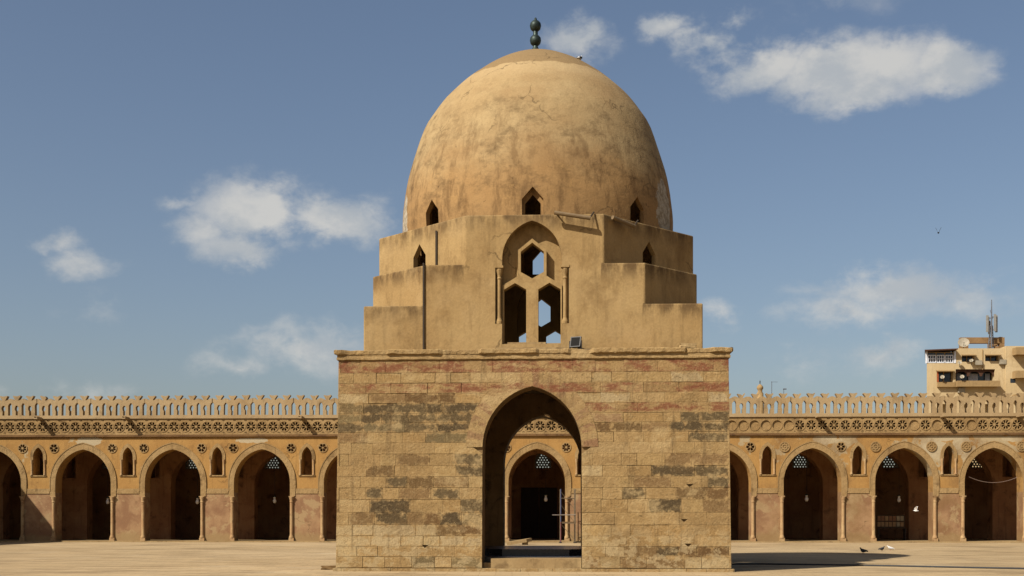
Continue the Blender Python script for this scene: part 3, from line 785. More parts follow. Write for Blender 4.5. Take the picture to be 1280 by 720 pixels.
# broken stone on the cornice, small step by the left corner
def rubble(name, label, cat, loc, size, mat, seed, rz=0, group=None):
    rnd = random.Random(seed)
    bm = bmesh.new(); bmesh.ops.create_cube(bm, size=1); bmesh.ops.subdivide_edges(bm, edges=bm.edges, cuts=2, use_grid_fill=True)
    for v in bm.verts:
        v.co = Vector(((v.co.x + rnd.uniform(-.07, .07)) * size[0], (v.co.y + rnd.uniform(-.07, .07)) * size[1], (v.co.z + .5 + rnd.uniform(-.1, .06) * (v.co.z > -.4)) * size[2]))
    me = bpy.data.meshes.new(name); bm.to_mesh(me); bm.free(); me.materials.append(mat)
    o = link(name, me); o.location = loc; o.rotation_euler = (0, 0, rz)
    return tag(o, label, cat, group)
rubble('broken_stone', 'broken pale stone lying on the cornice near its right end', 'stone', pv(5.55, -6.85, 7.95), (.55, .25, .17), M['step'], 2)
rubble('stone_block', 'low brown stone block against the left corner of the pavilion', 'stone', (-6.75, 45.95, 0), (.56, .4, .15), M['mortar'], 4)

# ------------------------------------------------------------------ courtyard arcade behind the pavilion
AZ0, AROT = 97.0, 2.0
AS = F / AZ0
arc = thing('courtyard_arcade', 'long ochre arcade of pointed arches with openwork parapet across the far side of the court', 'arcade', (0, AZ0, 0), R(-AROT))
def s_of(px, back=0.0):
    u = (px - 640) / F
    return u * (AZ0 + back) / (math.cos(R(AROT)) + u * math.sin(R(AROT)))
def az_(y): return (HZ - y) / AS + EYE
def aw(x, y, z):
    a = R(-AROT); return (x * math.cos(a) - y * math.sin(a), AZ0 + x * math.sin(a) + y * math.cos(a), z)
BAYS = [s_of(p) for p in (-120, -8, 104, 216, 327.5, 440, 555, 671, 787, 903, 1015.5, 1130, 1242, 1355)]
XL, XR = BAYS[0] - 3.55, BAYS[-1] + 3.55
BA, BZS, BRISE = 2.22, 4.7, 2.62
WTOP = 8.30
NICHE_W, NZ0, NZS, NR = .40, 5.28, 6.75, .75
rnd = random.Random(8)
def niche(cx, w=NICHE_W): return [(cx - w, NZ0)] + arch(cx, w, NZS, NR, 5) + [(cx + w, NZ0)]
def wall_outline(bays, x0, x1, top, a=BA):
    out = [(x0, 0)]
    for b in bays: out += [(b - a, 0)] + arch(b, a, BZS, BRISE, 10) + [(b + a, 0)]
    return out + [(x1, 0), (x1, top), (x0, top)]
PIERS = [(BAYS[i] + BAYS[i + 1]) / 2 for i in range(len(BAYS) - 1)]
holes = [niche(p) for p in PIERS]
ROS = []
for i, p in enumerate(PIERS):
    for s in (-1, 1):
        x = p + s * (1.26 if p < 0 else 1.32); pierced = p < 12 or rnd.random() < .2
        ROS.append((x, 7.42, pierced))
        if pierced: holes.append(circ(x, 7.42, .32, 14))
w = MB()
# bay by bay, so that the triangulation stays tidy
edges = [XL] + PIERS + [XR]
w.plate([wall_outline(BAYS, XL, XR, WTOP)] + holes, 0, 1.27)
w.build('wall', M['ochre'], arc)
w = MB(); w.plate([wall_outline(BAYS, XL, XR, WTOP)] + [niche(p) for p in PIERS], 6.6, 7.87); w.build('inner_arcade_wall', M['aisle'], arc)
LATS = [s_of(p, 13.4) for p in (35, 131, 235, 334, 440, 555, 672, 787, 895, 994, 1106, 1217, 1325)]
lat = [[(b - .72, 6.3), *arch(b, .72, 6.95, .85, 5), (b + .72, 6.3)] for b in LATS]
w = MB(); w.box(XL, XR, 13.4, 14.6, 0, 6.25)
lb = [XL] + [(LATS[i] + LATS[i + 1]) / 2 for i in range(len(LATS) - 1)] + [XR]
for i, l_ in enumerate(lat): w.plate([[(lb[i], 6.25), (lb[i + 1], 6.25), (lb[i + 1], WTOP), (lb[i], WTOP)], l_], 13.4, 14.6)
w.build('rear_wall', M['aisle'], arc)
w = MB(); w.box(XL, XR, 1.28, 14.6, 8.305, 8.7); w.build('roof', M['aisle'], arc)
for x_ in (XL, XR - .5): w = MB(); w.box(x_, x_ + .5, 1.28, 13.39, 0, 8.3); w.build('end_wall', M['aisle'], arc)
w = MB(); w.box(XL, XR, -.28, 13.39, .0, .10); w.build('floor', M['step'], arc)
# lattice windows of the rear wall
def lattice_unit(cx):
    m = MB(); hs = []
    for j in range(7):
        for i in range(-3, 4):
            x = cx + i * .25 + (.125 if j % 2 else 0); z = 6.42 + j * .21
            if abs(x - cx) > .62 or (z > 6.9 and (abs(x - cx) / .64) ** 1.6 > 1 - (z - 6.86) / .82): continue
            hs.append(circ(x, z, .066, 6))
    m.plate([[(cx - .718, 6.304), *arch(cx, .718, 6.95, .845, 5), (cx + .718, 6.304)]] + hs, 13.45, 13.5)
    return m
for b in LATS: lattice_unit(b).build('lattice_window', M['lattice'], arc)
# cornices, frieze, coping
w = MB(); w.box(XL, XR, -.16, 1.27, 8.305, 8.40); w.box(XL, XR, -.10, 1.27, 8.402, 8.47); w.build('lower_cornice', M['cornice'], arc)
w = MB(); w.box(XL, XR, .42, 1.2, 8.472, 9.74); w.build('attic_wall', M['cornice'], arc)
unit = .875
fu = MB(); fz = 9.1
fu.plate([[(-unit / 2, 8.475), (unit / 2, 8.475), (unit / 2, 9.74), (-unit / 2, 9.74)]] + [petal(0, fz, R(22.5 + 45 * k), .09, .365, .082) for k in range(8)]
         + [[(s * .425, 8.70), (s * .33, 8.60), (s * .425, 8.60)] for s in (-1, 1)] + [[(s * .425, 9.52), (s * .425, 9.62), (s * .30, 9.62)] for s in (-1, 1)], .0, .16)
ringo, ringi = circ(0, fz, .43, 20), circ(0, fz, .385, 20)
fu.plate([ringo, ringi], -.035, -.002)
fb = MB(); fb.plate([[(-unit / 2, 8.475), (unit / 2, 8.475), (unit / 2, 9.74), (-unit / 2, 9.74)], circ(0, fz, .37, 18)], .0, .16)
fb.plate([ringo, ringi], -.035, -.002); fb.plate([circ(0, fz, .365, 18)], .075, .15)
fr = MB(); n = int((XR - XL) / unit)
for i in range(n): 
    fr.m = Matrix.Translation((XL + unit * (i + .5) + (XR - XL - n * unit) / 2, 0, 0)); xx_ = XL + unit * (i + .5); u_ = fb if s_of(905) < xx_ < s_of(990) or (xx_ > s_of(990) and random.random() < .12) else fu; fr.add(u_.v, u_.f)
fr.build('frieze', M['stucco'], arc)
w = MB(); w.box(XL, XR, -.10, .9, 9.742, 9.80); w.box(XL, XR, -.03, .7, 9.802, 9.88); w.build('coping', M['parapet'], arc)
# parapet: one merlon after another, each with its key-hole and half of the slots at its sides
mw = 1.078
def merlon_mesh(seed=0):
    rn = random.Random(seed); jt = lambda: rn.uniform(-.016, .016)
    h = mw / 2
    L = [(-h, 9.882), (-h + .0, 9.882)]
    lo = 10.03
    slot = .16
    pts = [(-h, 9.882), (h, 9.882), (h, lo), (h - slot, lo), (h - slot, 10.82), (h - .05, 10.99), (h, 11.0), (h, 11.35), (h - .12, 11.34), (h - .24, 11.27), (.15, 11.20),
           (.13, 11.26), (.31, 11.56), (.24, 11.60), (.1, 11.54), (-.1, 11.54), (-.24, 11.60), (-.31, 11.56), (-.13, 11.26), (-.15, 11.20), (-h + .24, 11.27), (-h + .12, 11.34), (-h, 11.35),
           (-h, 11.0), (-h + .05, 10.99), (-h + slot, 10.82), (-h + slot, lo), (-h, lo)]
    key = [(-.09, lo), (.09, lo), (.085, 10.36), (.15, 10.48), (.15, 10.64), (.07, 10.80), (-.07, 10.80), (-.15, 10.64), (-.15, 10.48), (-.085, 10.36)]
    if seed % 5 == 3: pts[14:17] = [(.08, 11.42), (-.06, 11.5)]            # one horn broken off
    if seed % 5 == 4: pts[11:14] = [(.14, 11.32), (.2, 11.40)]
    pts = [(x if abs(abs(x) - h) < 1e-6 else x + jt(), z if z < 10.1 else z + jt()) for x, z in pts]; key = [(x + jt(), z + jt()) for x, z in key]
    b = MB(); b.plate([pts, key], .1, .5)
    return b.mesh('merlon', M['parapet'])
mms = [merlon_mesh(k) for k in (0, 1, 2, 5, 6, 7, 10, 3, 4)]
x = s_of(-30); i = 0
while x < s_of(1310) and i < 99:
    o = link('merlon', random.choice(mms[:7] if random.random() < .88 else mms[7:]), arc); ta, tb = random.uniform(-.03, .03), random.uniform(-.012, .012); o.rotation_euler = (ta, tb, 0); o.location = (x - 9.88 * tb, 9.88 * ta, random.uniform(-.02, .012)); x += mw; i += 1
# arch bands, impost bands, columns
for bi, b in enumerate(BAYS):
    if bi in (0, 13): continue
    I = [(b - BA, 3.62)] + arch(b, BA, BZS, BRISE, 12) + [(b + BA, 3.62)]; O = [(b - BA - .42, 3.62)] + arch(b, BA + .42, BZS, BRISE + .50, 12) + [(b + BA + .42, 3.62)]
    a = MB(); a.plate([O + I[::-1]], -.055, -.002)
    a.plate([[(b - BA - .46, 4.0)] + arch(b, BA + .46, BZS, BRISE + .545, 12) + [(b + BA + .46, 4.0), (b + BA + .40, 4.0)] + arch(b, BA + .40, BZS, BRISE + .475, 12)[::-1] + [(b - BA - .40, 4.0)]], -.085, -.057)
    a.build('arch_band', M['stucco'], arc)
for p, (bl, br) in zip(PIERS, zip(BAYS[:-1], BAYS[1:])):
    x0, x1 = bl + BA + .47, br - BA - .47
    a = MB(); a.box(x0, x1, -.05, -.002, 3.82, 4.22); a.build('impost_band', M['stucco'], arc)
    for xx, s in ((bl + BA, 1), (br - BA, -1)):
        c = MB(); cx = xx + s * .13
        c.box(cx - .2, cx + .2, -.20, -.002, 0, .34)
        c.lathe([(.0, .34), (.19, .34), (.2, .42), (.15, .52), (.135, .6), (.13, 3.12), (.16, 3.16), (.135, 3.2), (.14, 3.3), (.2, 3.5), (.2, 3.56), (0, 3.56)], cx, -.05, 12)
        c.box(cx - .21, cx + .21, -.22, -.002, 3.56, 3.618)
        o = c.build('column', M['shaft'], arc); shade_auto(o.data)
    # niche frame with its two colonnettes
    n = MB(); wn = NICHE_W
    I = [(p - wn, 6.5)] + arch(p, wn, NZS, NR, 6) + [(p + wn, 6.5)]; O = [(p - wn - .24, 6.5)] + arch(p, wn + .24, NZS, NR + .3, 6) + [(p + wn + .24, 6.5)]
    n.plate([O + I[::-1]], -.06, -.002)
    nf = n.build('niche_frame', M['stucco'], arc)
    n = MB(); n.box(p - .66, p + .66, -.07, -.002, 5.18, 5.278); n.build('niche_sill', M['stucco'], nf)
    for s in (-1, 1):
        c = MB(); c.lathe([(0, 5.28), (.1, 5.28), (.1, 5.36), (.07, 5.42), (.07, 6.22), (.11, 6.4), (.11, 6.495), (0, 6.495)], p + s * (wn + .12), -.04, 10)
        o = c.build('colonnette', M['shaft'], nf); shade_auto(o.data)
rm1 = MB(); rm1.plate([circ(0, 0, .38, 20)] + [petal(0, 0, R(60 * k), .07, .33, .11) for k in range(6)], -.05, .05); rm1 = rm1.mesh('rosette', M['stucco'])
rm2 = MB(); rm2.plate([circ(0, 0, .38, 20)] + [petal(0, 0, R(20 + 45 * k), .08, .33, .085) for k in range(8)], -.05, .05); rm2 = rm2.mesh('rosette', M['stucco'])
b_ = MB(); b_.plate([circ(0, 0, .40, 20)], -.03, -.002); b_.plate([circ(0, 0, .40, 20), circ(0, 0, .33, 20)], -.075, -.032)
b_.plate([circ(0, 0, .24, 8), circ(0, 0, .15, 8)], -.07, -.032); b_.plate([circ(0, 0, .07, 8)], -.07, -.032)
for k in range(8): b_.plate([circ(.28 * math.cos(R(45 * k)), .28 * math.sin(R(45 * k)), .045, 6)], -.065, -.032)
rm3 = b_.mesh('rosette', M['stucco'])
for (x, z, pierced) in ROS:
    o = link('rosette', random.choice((rm1, rm2)) if pierced else rm3, arc); o.location = (x, 0, z)
for px in (51, 160, 378, 1021, 1177, 272 + 1000):
    x = s_of(px)
    a = MB(); a.box(x - .14, x + .14, -1.05, .1, 9.66, 9.74); a.box(x - .14, x - .09, -1.05, -.11, 9.742, 9.85); a.box(x + .09, x + .14, -1.05, -.11, 9.742, 9.85)
    a.build('waterspout', M['parapet'], arc)
a = MB(); cb = BAYS[7]
a.box(cb - 1.6, cb - .02, 13.3, 13.395, .1, 4.6); a.box(cb + .02, cb + 1.6, 13.3, 13.395, .1, 4.6)
for s in (-1, 1):
    for j in range(3): a.box(cb + s * .8 - .6, cb + s * .8 + .6, 13.27, 13.298, .4 + j * 1.4, 1.6 + j * 1.4)
a.build('door', M['wood'], arc)

# west wing of the court: stands left of the picture, its shadow falls on the far corner
wing = thing('courtyard_arcade', 'ochre side arcade whose shadow falls across the far left corner', 'arcade', aw(-44.5, 0, 0), R(-AROT))
Lb = [-3.9 - 7.0 * i for i in range(8)]
w = MB(); w.m = Matrix(((0, -1, 0, 0), (1, 0, 0, 0), (0, 0, 1, 0), (0, 0, 0, 1)))
w.plate([wall_outline(Lb[::-1], Lb[-1] - 3.5, -.4, 11.35)] + [niche((Lb[i] + Lb[i + 1]) / 2) for i in range(7)], .0, 1.27)
w.build('wall', M['ochre'], wing)
w = MB(); w.box(-12, -1.28, Lb[-1] - 3.5, -.4, 8.305, 8.7); w.build('roof', M['roofing'], wing)
# hanging lamps in the aisle
def hanging_lamp(px, py, back, label):
    Zr = AZ0 + back
    z = (HZ - py) / (F / Zr) + EYE
    p = aw(s_of(px, back), back, z)
    t = thing('hanging_lamp', label, 'hanging lamp', p, 0, 'glass lamps hanging in the arcade')
    a = MB(); a.lathe([(.03, -.2), (.09, -.17), (.15, -.06), (.15, .03), (.1, .14), (.08, .24), (.11, .3)], 0, 0, 14); o = a.build('globe', M['glass_lamp'], t); shade_auto(o.data, 60)
    a = MB(); a.lathe([(.0, .30), (.15, .30), (.15, .34), (.03, .42), (0, .42)], 0, 0, 12); a.build('collar', M['bronze'], t)
    a = MB(); a.tube([(0, 0, .42), (0, 0, 8.304 - z)], .014, 6); a.build('chain', M['iron'], t)
hanging_lamp(132.5, 627, 4.2, 'glass lamp hanging in the first whole arch from the left')
hanging_lamp(244.5, 627, 4.2, 'glass lamp hanging in the second whole arch from the left')
hanging_lamp(341, 626, 4.2, 'white glass lamp hanging in the arch nearest the left side of the pavilion')
hanging_lamp(680, 624, 4.2, 'glass lamp hanging in the arch seen through the pavilion doorway')
hanging_lamp(1006, 624, 4.2, 'glass lamp hanging in the first whole arch right of the pavilion')
hanging_lamp(1121.5, 625, 4.2, 'glass lamp hanging in the arch with the display rack')

# display rack, cable
rk = thing('display_rack', 'low wooden display rack with pale boards inside an arch on the right', 'rack', aw(s_of(1113, 4.5), 4.5, .1))
a = MB(); a.box(-1.15, 1.15, 0, .5, .95, 1.03); a.box(-1.15, 1.15, .42, .5, 1.03, 2.05); a.build('frame', plain('rack_wood', K((90, 66, 40)), .8), rk)
for s in (-1, 1): a = MB(); a.box(s * 1.08 - .05, s * 1.08 + .05, .03, .5, 0, .948); a.build('leg', M['wood'], rk)
for j in range(2):
    for i in range(7): 
        a = MB(); a.box(-1.08 + i * .31, -1.08 + i * .31 + .25, .38, .418, 1.1 + j * .48, 1.1 + j * .48 + .38); a.build('board', plain('board_paper', K(random.choice([(190, 150, 100), (170, 120, 80), (200, 180, 140)])), .8), rk)
pts = []
x0, x1 = s_of(1212), s_of(1273)
for i in range(17):
    t = i / 16; pts.append(aw(x0 + (x1 - x0) * t, .25, 5.1 - 1.6 * t * (1 - t) * 1.1 - .05 * t))
a = MB(); a.tube(pts, .02, 6); tag(a.build('cable', plain('pale_cable', K((150, 124, 106)), .7)), 'pale cable sagging across the rightmost arch', 'cable')
# scaffold tower seen through the doorway
sc = thing('scaffold_tower', 'narrow steel scaffold tower against the far arcade, seen through the pavilion doorway', 'scaffold', aw(s_of(711, -2.2), -2.2, 0))
steel, blue, redp = plain('scaffold_steel', K((150, 130, 100)), .5, .5), plain('blue_tube', K((74, 90, 130)), .6), plain('red_tube', K((140, 66, 60)), .6)
for (x, y, m_) in ((-.55, -.4, blue), (.55, -.4, steel), (-.55, .9, steel), (.55, .9, steel)):
    a = MB(); a.tube([(x, y, .06), (x, y, 4.1)], .035, 8); up = a.build('upright', m_, sc)
    a = MB(); a.box(x - .1, x + .1, y - .1, y + .1, 0, .06); a.build('base_plate', M['iron'], up)
for z in (1.5, 2.15, 3.4):
    a = MB()
    for y in (-.4, .9): a.tube([(-.55, y, z), (.55, y, z)], .025, 6)
    for x in (-.55, .55): a.tube([(x, -.4, z), (x, .9, z)], .025, 6)
    a.build('ledger', steel, sc)
for (z0, z1) in ((.2, 1.45), (1.5, 2.9), (2.5, 3.9)):
    a = MB(); a.tube([(-.55, -.4, z1), (.55, -.4, z0)], .02, 6); a.build('brace', steel, sc)
a = MB(); a.box(-.52, .6, -.38, .88, 1.53, 1.62); a.build('deck', plain('scaffold_deck', K((120, 90, 50)), .8), sc)
a = MB(); a.tube([(-1.2, -.46, 2.13), (.6, -.46, 2.13)], .028, 8); a.build('loose_tube', plain('pale_tube', K((160, 146, 130)), .6), sc)
a = MB(); a.tube([(-.55, -.47, .1), (-.55, -.47, 1.6)], .03, 8); a.build('sleeve', redp, sc)
# broken slab in front of the far arch
sl = thing('stone_slab', 'pale broken stone slab propped up in the sun, seen through the doorway', 'stone slab', (.50, 88.0, 0), R(8))
a = MB(); a.m = Matrix.Rotation(R(-9), 4, 'Y')
a.prism([(-.9, -.4), (.5, -.5), (.95, -.1), (.8, .4), (-.6, .35)], .12, .34); a.build('slab', M['step'], sl)
a = MB(); a.box(.25, .6, -.3, .2, 0, .22); a.build('prop_stone', M['step'], sl)

# hose on the ground, right of the pavilion
pts = []
for px, py in ((905, 706.0), (950, 705.8), (1000, 706.4), (1060, 707.2), (1120, 708.3), (1180, 709.6), (1240, 710.8), (1300, 712.0), (1380, 713.4), (1500, 715)):
    Z = EYE * F / (py - HZ); pts.append(((px - 640) / F * Z, Z, .03))
a = MB(); a.tube(pts, .034, 8); tag(a.build('hose', plain('black_rubber', (.012, .012, .012), .6)), 'long black hose lying straight across the paving right of the pavilion', 'hose')

# ------------------------------------------------------------------ birds
def pigeon(label, loc, rz, col_body, col_tail, sc=1.0, perched=True, group='pigeons on the paving'):
    t = thing('pigeon', label, 'pigeon', loc, rz, group); t.scale = (sc, sc, sc)
    b = MB()
    b.loft([(-.20, .075, .035, .006), (-.12, .095, .035, .014), (-.09, .105, .05, .04), (-.03, .115, .068, .062), (.04, .125, .07, .068), (.085, .15, .05, .055), (.105, .185, .032, .036), (.118, .21, .03, .032), (.138, .218, .022, .022), (.15, .214, .009, .009), (.17, .208, .004, .004)], 12)
    o = b.build('body', plain('feathers', col_body, .8, 0, .35, 14), t); shade_auto(o.data, 70)
    for s in (-1, 1):
        w = MB(); w.loft([(-.17, .10, .004, .012), (-.08, .115, .012, .035), (.0, .125, .014, .045), (.06, .135, .008, .03)], 8)
        w.v = [(x, y + s * .066, z) for x, y, z in w.v]; w.build('wing', plain('wing_feathers', col_tail, .8, 0, .3, 20), t)
        l = MB(); l.tube([(0, s * .03, .07), (.005, s * .03, .01)], .006, 6); l.tube([(-.02, s * .03, .006), (.035, s * .03, .006)], .005, 6); l.build('leg', plain('pink_leg', (.3, .1, .08)), t)
    return t
def on_ground(px, py):
    Z = EYE * F / (py - HZ); return ((px - 640) / F * Z, Z, 0)
DKB, DKW = (.03, .032, .036), (.02, .02, .022)
pigeon('dark grey pigeon at the edge of the pavilion shadow', on_ground(1079, 692.3), R(200), DKB, DKW, 1.45)
pigeon('small dark pigeon standing next to the white one', on_ground(1102.5, 688.9), R(20), DKB, DKW, 1.2)
pigeon('white pigeon with dark wing tips pecking on the paving', on_ground(1113, 688.2), R(165), (.55, .53, .49), (.40, .39, .37), 1.25)
pigeon('grey and white pigeon perched high on the right slope of the dome', pv(1.72, -.9, 20.42), R(60), (.5, .48, .45), (.04, .04, .04), 1.1, group=None)
def flying(label, loc, rz, c1, span, name='flying_pigeon', cat='pigeon'):
    t = thing(name, label, cat, loc, rz)
    b = MB(); b.loft([(-.2, 0, .05, .006), (-.1, 0, .03, .02), (0, 0, .06, .055), (.08, .01, .05, .05), (.13, .03, .028, .03), (.16, .03, .02, .02), (.19, .025, .004, .004)], 10); b.build('body', plain('flyer_feathers', c1, .8), t)
    for s in (-1, 1):
        w = MB(); w.add([(.08, s * .04, .02), (-.08, s * .04, .02), (-.07, s * span * .42, .17), (.11, s * span * .42, .18), (-.12, s * span * .85, .32), (-.04, s * span * .9, .33),
                         (.08, s * .04, .0), (-.08, s * .04, .01), (-.07, s * span * .42, .155), (.11, s * span * .42, .165), (-.12, s * span * .85, .31), (-.04, s * span * .9, .32)],
                        [(0, 1, 2, 3), (3, 2, 4, 5), (6, 9, 8, 7), (9, 11, 10, 8), (0, 3, 9, 6), (3, 5, 11, 9), (5, 4, 10, 11), (4, 2, 8, 10), (2, 1, 7, 8), (1, 0, 6, 7)])
        w.build('wing', plain('flyer_wing', c1, .8), t)
Zb = 92.0
flying('white pigeon in flight before the arch with the display rack', ((1145 - 640) / F * Zb, Zb, (HZ - 638.5) / (F / Zb) + EYE), R(160), (.85, .83, .8), .32)
Zb = 80.0
flying('tiny dark bird flying alone in the sky on the right', ((1173 - 640) / F * Zb, Zb, (HZ - 291) / (F / Zb) + EYE), R(70), (.02, .02, .025), .2, 'flying_bird', 'bird')

# ------------------------------------------------------------------ beyond the court
# apartment block on the right
BZ = 165.0; BS = BZ / F
def bx(px): return (px - 640) * BS
def bz(py): return (HZ - py) * BS + EYE
apt = thing('apartment_block', 'cream apartment block with enclosed balconies rising behind the parapet on the right', 'apartment block', (0, BZ, 0))
M['cream'] = plaster('cream_render', K((240, 212, 160)), K((228, 198, 144)), K((186, 152, 102)), s1=.2, s2=.4, stain_amt=.5, streak=.25)
M['tan'] = plaster('tan_render', K((196, 162, 108)), K((184, 150, 98)), K((150, 118, 76)), s1=.3, s2=.6, stain_amt=.5)
M['concrete'] = plaster('raw_concrete', K((176, 138, 90)), K((160, 122, 78)), K((110, 84, 54)), s1=.5, s2=1)
M['white_paint'] = plain('white_paint', (.5, .51, .53), .6)
M['pane'] = plain('dark_glass', (.018, .022, .028), .12, 0, .3, 2, .5)
M['curtain'] = plain('grey_curtain', (.30, .30, .31), .8)
M['brown'] = plain('brown_awning', K((96, 60, 36)), .8)
SK = .36
def skew(mb, x0, x1, y0, y1, z0, z1, right=False):
    mb.prism([(x0 + SK * y0, y0), (x1 + (SK * y0 if right else 0), y0), (x1 + (SK * y1 if right else 0), y1), (x0 + SK * y1, y1)], z0, z1)
loops = [[(bx(1158.5), 0), (bx(1256), 0), (bx(1256), bz(435.4)), (bx(1194), bz(435.4)), (bx(1194), bz(454)), (bx(1158.5), bz(454))]]
OP = {'w1': (1202.3, 1218, 443.8, 452.3), 'w2': (1231.5, 1248.5, 443.8, 451.5), 'w3': (1171, 1191.5, 463.8, 477.7), 'log': (1194.6, 1243.8, 461.5, 482)}
for k_, (a0, a1, b0, b1) in OP.items(): loops.append([(bx(a0), bz(b1)), (bx(a1), bz(b1)), (bx(a1), bz(b0)), (bx(a0), bz(b0))])
for fl in range(1, 6):      # floors hidden behind the arcade parapet
    for (a0, a1) in ((1171, 1191), (1200, 1215), (1226, 1244)):
        zt = bz(477.7) - 2.9 * fl
        if zt - 1.4 > 1: loops.append([(bx(a0), zt - 1.4), (bx(a1), zt - 1.4), (bx(a1), zt), (bx(a0), zt)])
a = MB(); a.plate(loops, 0, 1.4); xl_ = bx(1158.5); a.v = [(x + SK * 1.4, y, z) if y > 1 and abs(x - xl_) < .01 else (x, y, z) for x, y, z in a.v]
skew(a, bx(1158.5), bx(1256), 1.401, 14, 0, bz(454.5)); a.build('wall', M['cream'], apt)
a = MB(); skew(a, bx(1194), bx(1256), 1.401, 13.9, bz(454.4), bz(436)); a.box(bx(1256.1), bx(1345), -.35, 14, 0, bz(433)); a.build('side_block', M['cream'], apt)
# sunroom on the top floor
sr = MB(); skew(sr, bx(1158.7), bx(1193.8), .15, 9, bz(453.9), bz(440)); sr.build('sunroom_wall', M['tan'], apt)
sr = MB(); sr.plate([[(bx(1153), bz(439.6)), (bx(1194.5), bz(437.8)), (bx(1194.5), bz(436.6)), (bx(1153), bz(438.2))]], -.9, 9.2); sr.v = [(x + SK * 9.5, y, z) if y > 1 and x < bx(1170) else (x, y, z) for x, y, z in sr.v]; sr.build('sunroom_roof', M['brown'], apt)
sr = MB(); sr.box(bx(1157.6), bx(1159.4), -.05, .3, bz(454), bz(439)); sr.box(bx(1192.6), bx(1194.8), -.05, .3, bz(454), bz(439)); sr.build('corner_post', M['white_paint'], apt)
for i in range(3):
    x0 = 1160 + i * 10.9; x1 = x0 + 10.0
    f = MB(); nb = 3; hl = []
    ww = (x1 - x0 - 1.2) / nb
    for j in range(nb):
        for r_ in range(2):
            u0 = x0 + .9 + j * ww; u1 = u0 + ww - .9; v0 = 444.6 + r_ * 4.3; hl.append([(bx(u0), bz(v0 + 3.5)), (bx(u1), bz(v0 + 3.5)), (bx(u1), bz(v0)), (bx(u0), bz(v0))])
    f.plate([[(bx(x0), bz(453.7)), (bx(x1), bz(453.7)), (bx(x1), bz(443.6)), (bx(x0), bz(443.6))]] + hl, .0, .08)
    fo = f.build('window', M['white_paint'], apt)
    g_ = MB(); g_.box(bx(x0) + .05, bx(x1) - .05, .1, .14, bz(453.4), bz(441.2)); g_.build('pane', M['pane'], fo)
def flat_window(k_, shutter=None):
    a0, a1, b0, b1 = OP[k_]
    f = MB(); X0, X1, B0, B1 = bx(a0) + .002, bx(a1) - .002, bz(b1) + .002, bz(b0) - .002
    f.plate([[(X0, B0), (X1, B0), (X1, B1), (X0, B1)], [(X0 + .1, B0 + .1), ((X0 + X1) / 2 - .05, B0 + .1), ((X0 + X1) / 2 - .05, B1 - .1), (X0 + .1, B1 - .1)], [((X0 + X1) / 2 + .05, B0 + .1), (X1 - .1, B0 + .1), (X1 - .1, B1 - .1), ((X0 + X1) / 2 + .05, B1 - .1)]], .5, .6)
    fo = f.build('window', M['tan'], apt); g_ = MB(); g_.box(X0, X1, .62, .66, B0, B1); g_.build('pane', M['pane'], fo)
for k_ in ('w1', 'w2', 'w3'): flat_window(k_)
for (a0, a1, b0) in ((1201.5, 1219, 443.4), (1230.8, 1250, 443.2), (1169.8, 1192, 463.2)):
    f = MB(); f.m = Matrix.Translation((0, 0, bz(b0))) @ Matrix.Rotation(R(16), 4, 'X'); f.box(bx(a0), bx(a1), -.75, -.01, 0, .07); f.build('awning', M['tan'], apt)
f = MB(); f.box(bx(1171.2), bx(1173.2), -.04, -.004, bz(477.5), bz(464)); f.build('shutter', plain('orange_shutter', K((190, 96, 40)), .7), apt)
# loggia with arched valance and curtains
lg = MB(); a0, a1, b0, b1 = OP['log']
lg.box(bx(a0) + .01, bx(a1) - .01, 1.3, 1.39, bz(b1), bz(b0)); lo = lg.build('loggia_back', M['pane'], apt)
v = MB(); X0, X1 = bx(a0) + .01, bx(a1) - .01; wv = (X1 - X0) / 3; out = [(X0, bz(b0) - .01), (X0, bz(470))]
for i in range(3): out += arch(X0 + wv * (i + .5), wv * .42, bz(470), .62, 6)
out += [(X1, bz(470)), (X1, bz(b0) - .01)]
v.plate([out], .3, .38); v.build('valance', M['brown'], apt)
for (c0, c1) in ((1199, 1205), (1214, 1226), (1235, 1241)):
    c = MB(); n = 14; pts = []
    for i in range(n + 1):
        x = bx(c0) + (bx(c1) - bx(c0)) * i / n; pts.append((x, 1.05 + .08 * (i % 2)))
    q = [(x, y) for x, y in pts] + [(x, y + .03) for x, y in reversed(pts)]
    c.prism(q, bz(481), bz(466)); c.build('curtain', M['curtain'], apt)
f = MB(); f.box(bx(1193), bx(1246), -1.15, -.002, bz(484.2), bz(477)); f.build('balcony', M['tan'], apt)
f = MB(); f.box(bx(1171), bx(1192.6), -.5, -.002, bz(484), bz(478.2)); f.build('balcony', M['tan'], apt)
for i in range(3): f = MB(); f.box(bx(1264), bx(1300), -1.6, -.352, bz(445 + 29 * i), bz(436 + 29 * i)); f.build('balcony', M['tan'], apt)
f = MB(); f.box(bx(1261.5), bx(1268), -.36, -.352, bz(479), bz(473.5)); f.build('window', M['pane'], apt)
f = MB(); f.box(bx(1197), bx(1204.5), -.42, -.003, bz(490), bz(485)); 
for (px, y0, y1) in ((1256.5, 434, 490), (1228, 437, 462)):
    f = MB(); f.tube([(bx(px), -.06, bz(y1)), (bx(px), -.06, bz(y0))], .05, 6); f.build('drain_pipe', M['tan'], apt)
